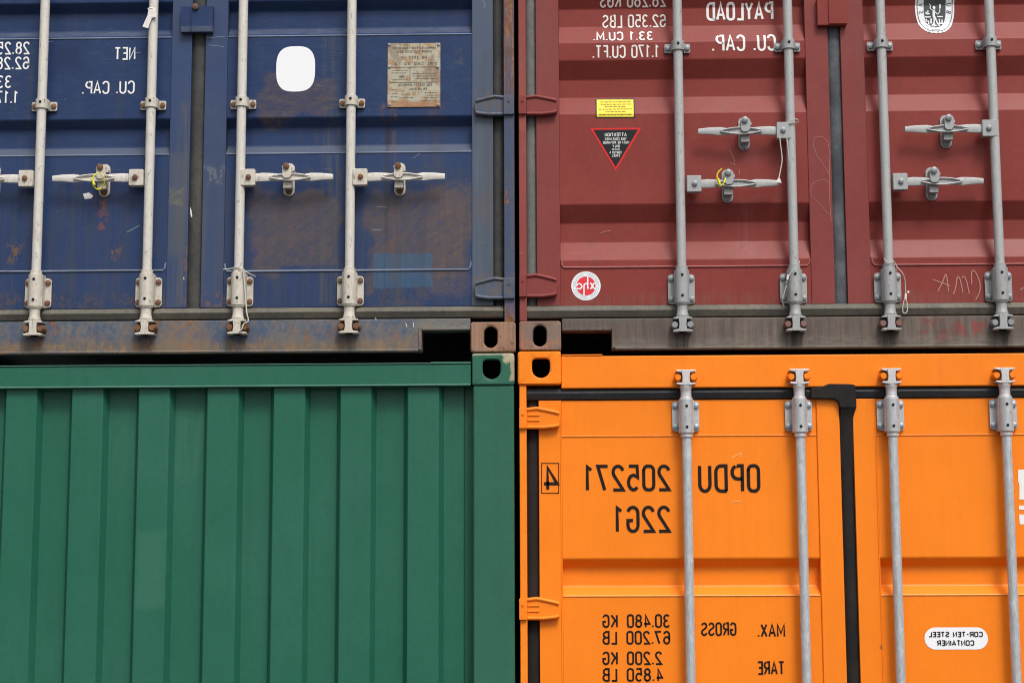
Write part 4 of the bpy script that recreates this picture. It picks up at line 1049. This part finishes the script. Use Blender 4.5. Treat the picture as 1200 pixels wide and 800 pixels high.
j = [(950, 454.5), (962, 453), (971, 449.5), (996, 449.8), (1002, 451), (1003, 466), (1003.5, 478), (984.5, 478), (982, 470.5), (977, 467.5), (950, 467)]
mb.prism([P(x, y, .02) for x, y in j], .0105, YG+.01)
rows = [(478, 984.5, 1003.5, .0125), (483, 985, 1001.5, .018), (490, 985, 1000, .025), (510, 985.3, 1000.3, .031), (548, 985.8, 1001, .037)]
vs = []
for py, xa, xb_, yy in rows: vs += [(X(xa, py, .02), yy+.004, Z(py, xa, .02)), (X(xa+3, py, .02), yy, Z(py, xa, .02)), (X(xb_-3, py, .02), yy, Z(py, xb_, .02)), (X(xb_, py, .02), yy+.004, Z(py, xb_, .02))]
j2 = MB(); j2.add(vs, [(4*i+k, 4*i+k+1, 4*i+k+5, 4*i+k+4) for i in range(4) for k in range(3)])
jo = mb.build('seal_joint', M['rubber_black'], orange, bevel=.004, seg=3)
j2.build('seal_neck', M['rubber_black'], jo, sharp=60)
mb = MB(); half_tube(mb, ((g0+g1)/2, dz0), ((g0+g1)/2, dz1+.02), g1-g0+.003, .008, YG+.002); mb.build('rubber_seal', M['rubber_black'], orange)
mb = MB(); half_tube(mb, (ox1-.045, dz0), (ox1-.045, dz1+.02), .034, .008, YG+.002); mb.build('rubber_seal', M['rubber_black'], orange)
zt_, zb2 = Z(454, 900, YG), Z(467.5, 900, YG)
mb = MB(); strip_seal(mb, g0, ox1-.03, zt_, zb2, .016, YG-.012); mb.build('rubber_seal', M['rubber_slate'], orange, bevel=.0015, sharp=25)
mb = MB(); half_tube(mb, (g0, oz0+.155), (ox1-.03, oz0+.155), .03, .012, YG-.01); mb.build('rubber_seal', M['rubber_black'], orange)
DO = .036
ob_ = bandsof([(654, 664, 686, 697.5)], 850, DO); a_, b_, c_, d_ = ob_[0]
for k in (1, 2): ob_.append(tuple(q-k*.55 for q in (a_, b_, c_, d_)))
oprof = profile(dz0+.001, dz1-.001, ob_, YD, DO, .007); osurf = Surf(oprof)
od_l = door(orange, g1+.001, c0-.001, dz0, dz1, X(659, 600, YS), X(959.5, 600, YS), oprof, M['orange'], M['orange'])
od_r = door(orange, c1+.001, ox1-.062, dz0, dz1, X(1030, 600, YS), ox1-.13, oprof, M['orange'], M['orange'])
def painted_highlights(d, x0, x1, zs, mat, yy=YD, rr=.0028):
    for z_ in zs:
        w = MB(); w.tube([(x0+.002, yy-.0004, z_), (x1-.002, yy-.0004, z_)], rr, 8); w.build('painted_highlight', mat, d)  # pale bead painting the sky highlight on the band's lower edge
def groove_lines(d, xa, xb, zz, top, z_end):
    w = MB(); w.tube([(xa-.004, YS-.0005, dz1-.01), (xa-.004, YS-.0005, z_end)], .0022, 6); w.tube([(xb+.004, YS-.0005, dz1-.01), (xb+.004, YS-.0005, z_end)], .0022, 6)
    w.tube([(xa, YD-.0005, zz), (xb, YD-.0005, zz)], .0028, 6)
    w.build('weld_bead', M['orange'], d)
groove_lines(od_l, X(659, 600, YS), X(959.5, 600, YS), Z(510.5, 800, YD), dz1, dz0+.02)
groove_lines(od_r, X(1030, 600, YS), ox1-.13, Z(509.5, 1100, YD), dz1, dz0+.02)
for (a, b) in ((502, 477.5), (726, 700.5)):
    hinge(orange, X(617.5, a, 0), X(656.5, a, 0), X(608.5, a, 0), X(617.5, a, 0), Z(a, 620), Z(b, 620), .022, M['orange'], True)
for zz in (dz0+.03, dz0+.75): hinge(orange, X(617, 600, 0), X(656, 600, 0), ox0+.001, X(617, 600, 0), zz, zz+.078, .022, M['orange'], True)
for zz in (dz0+.03, dz0+.75, dz0+1.45, dz1-.12): hinge(orange, ox1-.03, ox1-.15, ox1-.03, ox1-.001, zz, zz+.078, .022, M['orange'], True)
ze = Z(508.5, 900, YS-.015)
for px in (804.3, 937.3, 1045.5, 1178.5):
    b = locking_bar(orange, X(px, 488, YB), YB, ze+.15, oz0+.10, [(ze, 1), (oz0+.245, -1)], [oz0+1.05], 'zinc', M['orange_casting'], YS)
BP = M['black_print']
T('OPDU', 889, 820, 543.5, 577, BP, od_l, osurf, .0125, gap=.3); T('205271', 784, 686, 544, 575.5, BP, od_l, osurf, .0120, gap=.27)
T('22G1', 784, 721, 592, 624, BP, od_l, osurf, .0120, gap=.27)
T('4', 653, 637.5, 545.5, 575, BP, od_l, FLAT(YS), .0120, depth=YS)
mb = MB(); bxp = [P(634.7, 542.5, YS), P(654.7, 542.5, YS), P(654.7, 577.5, YS), P(634.7, 577.5, YS), P(634.7, 542.5, YS), P(636.7, 542.5, YS)]
ribbon(mb, bxp, .0028, 0); wrap_mesh(mb, 'lettering_box', BP, od_l, FLAT(YS), .0012)
for s_, a, b, yt, yb_ in (('30.480 KG', 784.5, 707, 719, 735), ('67.200 LB', 784.5, 707, 738.5, 754.5), ('2.200 KG', 775, 707, 762.5, 778.5), ('4.850 LB', 776, 707, 782, 798),
                        ('MAX.', 919, 888.5, 730, 746), ('GROSS', 862, 822.5, 728.5, 744.5), ('TARE', 918.5, 888.5, 774, 790)):
    T(s_, a, b, yt, yb_, BP, od_l, osurf, .0066, gap=.26, space=.75 if s_[-1] in 'GB' else .5)
pc = P(1120.5, 747.5)
ps = shape(roundrect(pc[0]-.1155, pc[0]+.1155, pc[1]-.040, pc[1]+.040, .0398, 8), 'oval_label', M['white_sticker'], orange, osurf, .001, {'label': 'white pill-shaped steel label'})
T('COR-TEN STEEL', 1151, 1088.5, 739.5, 746, BP, ps, osurf, .0040, eps=.002, gap=.24); T('CONTAINER', 1141, 1098.5, 749.5, 756.2, BP, ps, osurf, .0040, eps=.002, gap=.24)
stroke([(857, 537), (862, 533.5), (869, 530.5), (867, 535)], .0028, 'scratch', M['orange_chalk'], od_l, osurf)
stroke([(858, 588), (863, 587), (868, 586.5)], .003, 'scratch', M['orange_chalk'], od_l, osurf)
# white letters at the right of the orange door, mostly outside the photograph
w1 = [(1193, 550), (1250, 549), (1250, 585), (1194.5, 585), (1194.5, 568), (1193, 563)]
for q in (w1, [(1194, 592), (1250, 592), (1250, 597), (1194, 597)], [(1194, 602.5), (1250, 602.5), (1250, 614), (1195, 614)]):
    shape([P(x, y) for x, y in q], 'white_letter_block', M['white_print'], od_r, osurf, .0012)

for d_, a_, b_ in ((bd_r, X(264.5, 180, YS), X(553, 180, YS)), (bd_l, bx0+.13, X(199, 150, YS))): painted_highlights(d_, a_, b_, [q[3] for q in bb], M['blue_worn_highlight'])
for d_, a_, b_ in ((od_l, X(659, 600, YS), X(959.5, 600, YS)), (od_r, X(1030, 600, YS), ox1-.13)): painted_highlights(d_, a_, b_, [ob_[0][3]], M['orange_highlight'])
# ------------------------------------------------------------------ GREEN (lower left)
gx1 = X(603.3, 600, 0); gx0 = gx1-WID; gz1 = bz0-.004; gz0 = 0.0
green = thing('shipping_container', (gx1-WID/2, 0, gz0), 'green container end with upright corrugations, under the blue one', 'shipping container')
body(green, gx0, gx1, gz0, gz1-.03, M['green'])
GC0 = Z(451, 577)
casting(green, X(553, 433), gx1, GC0, gz1, 'shield', M['green_casting'], hx=X(576, 434))
casting(green, gx0, gx0+cw, GC0, gz1, 'shield', M['green_casting'])
casting(green, gx1-cw, gx1, gz0, gz0+.118, 'oval', M['green_casting']); casting(green, gx0, gx0+cw, gz0, gz0+.118, 'oval', M['green_casting'])
mb = MB(); mb.box(X(554.5, 600), gx1-.002, .006, .180, gz0+.119, GC0-.001); mb.build('corner_post', M['green_casting'], green, bevel=.006, seg=3)
mb = MB(); mb.box(gx0+.002, gx0+.157, .006, .180, gz0+.119, GC0-.001); mb.build('corner_post', M['green_casting'], green, bevel=.006, seg=3)
rt, rb_ = Z(427.5, 300, .01), Z(452, 300, .01)
mb = MB(); mb.box(gx0+cw+.001, gx1-cw-.001, .010, .180, rb_, rt); mb.build('top_rail', M['green'], green, bevel=.005, seg=3)
mb = MB(); mb.box(gx0+cw+.002, gx1-cw-.002, .004, .05, rb_-.003, rb_+.0025); mb.build('rail_lip', M['green_pale'], green, bevel=.001)
mb = MB(); mb.box(gx0+cw+.002, gx1-cw-.002, .006, .10, rt+.0003, rt+.0032); mb.build('rail_lip', M['green_pale'], green, bevel=.001)
mb = MB(); mb.box(X(505, 425), X(552, 425), .008, .10, rt+.0035, rt+.007); mb.build('protection_strip', M['green_casting'], green, bevel=.001)
mb = MB(); mb.box(gx0+cw+.001, gx1-cw-.001, .010, .12, gz0+.02, gz0+.14); mb.build('bottom_rail', M['green'], green, bevel=.005)
YO, DG = .024, .041
faces = [(2.5, 38.5), (80.5, 117), (159.5, 195.5), (240.5, 277), (319, 355.5), (398, 434), (477.5, 514)]
pts = []
xL = [(X(a, 600, YO), X(b, 600, YO)) for a, b in faces]; per = (xL[-1][0]-xL[0][0])/6; k = 1
while xL[0][0]-per > gx0+cw+.03: xL.insert(0, (xL[0][0]-per, xL[0][1]-per))
pts.append((gx0+cw-.006, YO+DG))
for a, b in xL: pts += [(a-.017, YO+DG), (a, YO), (b, YO), (b+.017, YO+DG)]
pts.append((X(543.5, 600, YO+DG), YO+DG))
pf = fillet(pts, .0035, 3); n = len(pf); mb = MB()
zA, zB = gz0+.141, rb_-.001
vs = [(x, y, zA) for x, y in pf]+[(x, y, zB) for x, y in pf]+[(x, .118, zA) for x, y in pf]+[(x, .118, zB) for x, y in pf]
fs = [(i, i+1, n+i+1, n+i) for i in range(n-1)]+[(2*n+i, 3*n+i, 3*n+i+1, 2*n+i+1) for i in range(n-1)]+[(i, 2*n+i, 2*n+i+1, i+1) for i in range(n-1)]+[(n+i, n+i+1, 3*n+i+1, 3*n+i) for i in range(n-1)]
fs += [(0, n, 3*n, 2*n), (n-1, 3*n-1, 4*n-1, 2*n-1)]
mb.add(vs, fs); mb.build('corrugated_wall', M['green'], green, sharp=50, weighted=True)
mb = MB(); mb.box(X(543.5, 600, .075)+.002, X(556, 600, .075), YO+DG+.014, .118, zA, zB); mb.build('edge_strip', M['green'], green)

# ------------------------------------------------------------------ loose things hanging on the locking gear
def loose(name, label, cat, paths, mat, r, d=-.03, group=None, extra=None):
    pp = paths[0][0]; x, z = W(pp[0], pp[1], d); y = pp[2] if len(pp) > 2 else d
    o = thing(name, (x, y, z), label, cat, group)
    for i, path in enumerate(paths):
        mb = MB(); pts = []
        q = [Vector((*(W(p[0], p[1], p[2] if len(p) > 2 else d)), p[2] if len(p) > 2 else d)) for p in path]
        for k in range(len(q)-1):                        # Catmull-Rom
            a, b, c, e = q[max(k-1, 0)], q[k], q[k+1], q[min(k+2, len(q)-1)]
            for s in (0, .25, .5, .75):
                v = .5*((2*b)+(c-a)*s+(2*a-5*b+4*c-e)*s*s+(3*b-a-3*c+e)*s**3); pts.append((v.x, v.z, v.y))
        pts.append((q[-1].x, q[-1].z, q[-1].y))
        mb.tube(pts, r, 6); mb.build('cord', mat, o)
    if extra: extra(o)
    return o
def ring(cx, cy, rx, ry, d=-.04, a0=0, a1=330):
    return [(cx+rx*math.cos(R(a)), cy+ry*math.sin(R(a)), d+.012*math.sin(R(a*1.3))) for a in range(a0, a1, 24)]
def lockbody(px0, py0, px1, py1, d=-.045, mat='yellow_plastic', r=.0042):
    def f(o):
        a = W(px0, py0, d); b = W(px1, py1, d); mb = MB()
        mb.tube([(a[0], d, a[1]), (b[0], d, b[1])], [r, r], 8); mb.build('seal_body', M[mat], o, bevel=.001)
    return f
loose('security_seal', 'yellow cable seal looped through the handle catch of the blue left door', 'seal', [ring(115.5, 212.5, 7, 9.5, -.04, -70, 290)], M['yellow_plastic'], .0024, extra=lockbody(107, 209, 111, 217))
loose('security_seal', 'yellow cable seal on the lower left handle of the maroon container', 'seal', [[(846, 197.5, -.04), (841, 203, -.042), (840.5, 209, -.042), (843.5, 218, -.042), (849, 213, -.042), (850.5, 204, -.02)]],
      M['yellow_plastic'], .0022, extra=lockbody(841.5, 209, 843.5, 216))
def tag_leaf(pts, d=-.034, mat='paper'):
    def f(o):
        mb = MB(); mb.prism([W(x, y, d) for x, y in pts], d-.001, d); mb.build('paper_tag', M[mat], o)
    return f
loose('tied_tag', 'white paper tag tied round a cream bar of the blue left door', 'tag', [[(173.5, 11, -.03), (178, 10, -.034), (182.5, 12.5, -.03)], [(174, 18, -.03), (178, 20, -.034), (182.5, 19, -.03)]], M['paper'], .004,
      extra=lambda o: (tag_leaf([(174, 11), (183, 11), (183.5, 20), (178, 21), (173.5, 33.5), (167, 31.5), (173, 18)], -.036)(o)))
loose('white_cord', 'dirty white cord wound round the lower cream bar right of the blue seal', 'cord', [[(262, 315.5, -.0), (270, 315, -.02), (279, 313, -.036), (285, 317, -.036), (292, 320.5, -.03), (299, 324, .0)],
      [(284, 316, -.036), (286, 326, -.034), (287.5, 345, -.032), (289, 365, -.034), (291, 376, -.035), (286, 379, -.038), (283, 386, -.04), (278, 390.5, -.03)]], M['cord'], .0024)
loose('wire_seal', 'twisted wire with white beads beside the maroon bar near the chalk writing', 'seal wire', [[(1036, 303, -.032), (1041, 308, -.036), (1047, 306, -.036), (1052, 314, -.034), (1057, 319, -.03), (1060, 326, -.02), (1061, 336, -.01), (1061.5, 344, -.008)],
      [(1061.5, 346, -.01), (1058.5, 356, -.008), (1058, 365, -.008), (1061, 367, -.008), (1063.5, 362, -.008), (1062, 350, -.01)]], M['cord'], .0018,
      extra=lambda o: (lockbody(1061.5, 344, 1061, 351, -.010, 'paper', .0045)(o), lockbody(1064.3, 341, 1064.3, 343.5, -.010, 'paper', .0045)(o)))
loose('wire_seal', 'thin wire looped at the foot of the maroon bar just left of the dark seal', 'seal wire', [[(937, 305, -.036), (935, 312, -.036), (928, 318, -.036), (923, 326, -.034), (921, 332, -.03)], [(922, 334, -.03), (919, 343, -.028), (917, 352, -.02), (919, 360, 0)]], M['cord'], .0017,
      extra=lockbody(923.5, 322, 922.5, 328, -.034, 'paper', .004))
loose('hanging_string', 'frayed white string hanging from the upper left maroon handle hub', 'string', [[(925, 143, -.034), (929, 140.5, -.036), (934, 140, -.034), (936, 143.5, -.02), (930, 143.5, -.032), (925, 145, -.034)],
      [(913.5, 160, -.03), (915, 172, -.03), (916.5, 187, -.03), (914.5, 200, -.032), (912, 212, -.034)], [(922, 162, -.03), (923.5, 175, -.028), (925, 195, -.02), (925, 205, -.01)]], M['cord'], .0020,
      extra=tag_leaf([(912, 209), (914, 209), (915.8, 214.5), (909, 213.5)], -.036))

# ------------------------------------------------------------------ ground
mb = MB(); mb.add([(-150, -150, -.004), (150, -150, -.004), (150, 150, -.004), (-150, 150, -.004)], [(0, 1, 2, 3)])
g = mb.build('ground', M['ground'], None, smooth=False); g['kind'] = 'structure'
for o in bpy.data.objects:
    if '_o' in o: del o['_o']
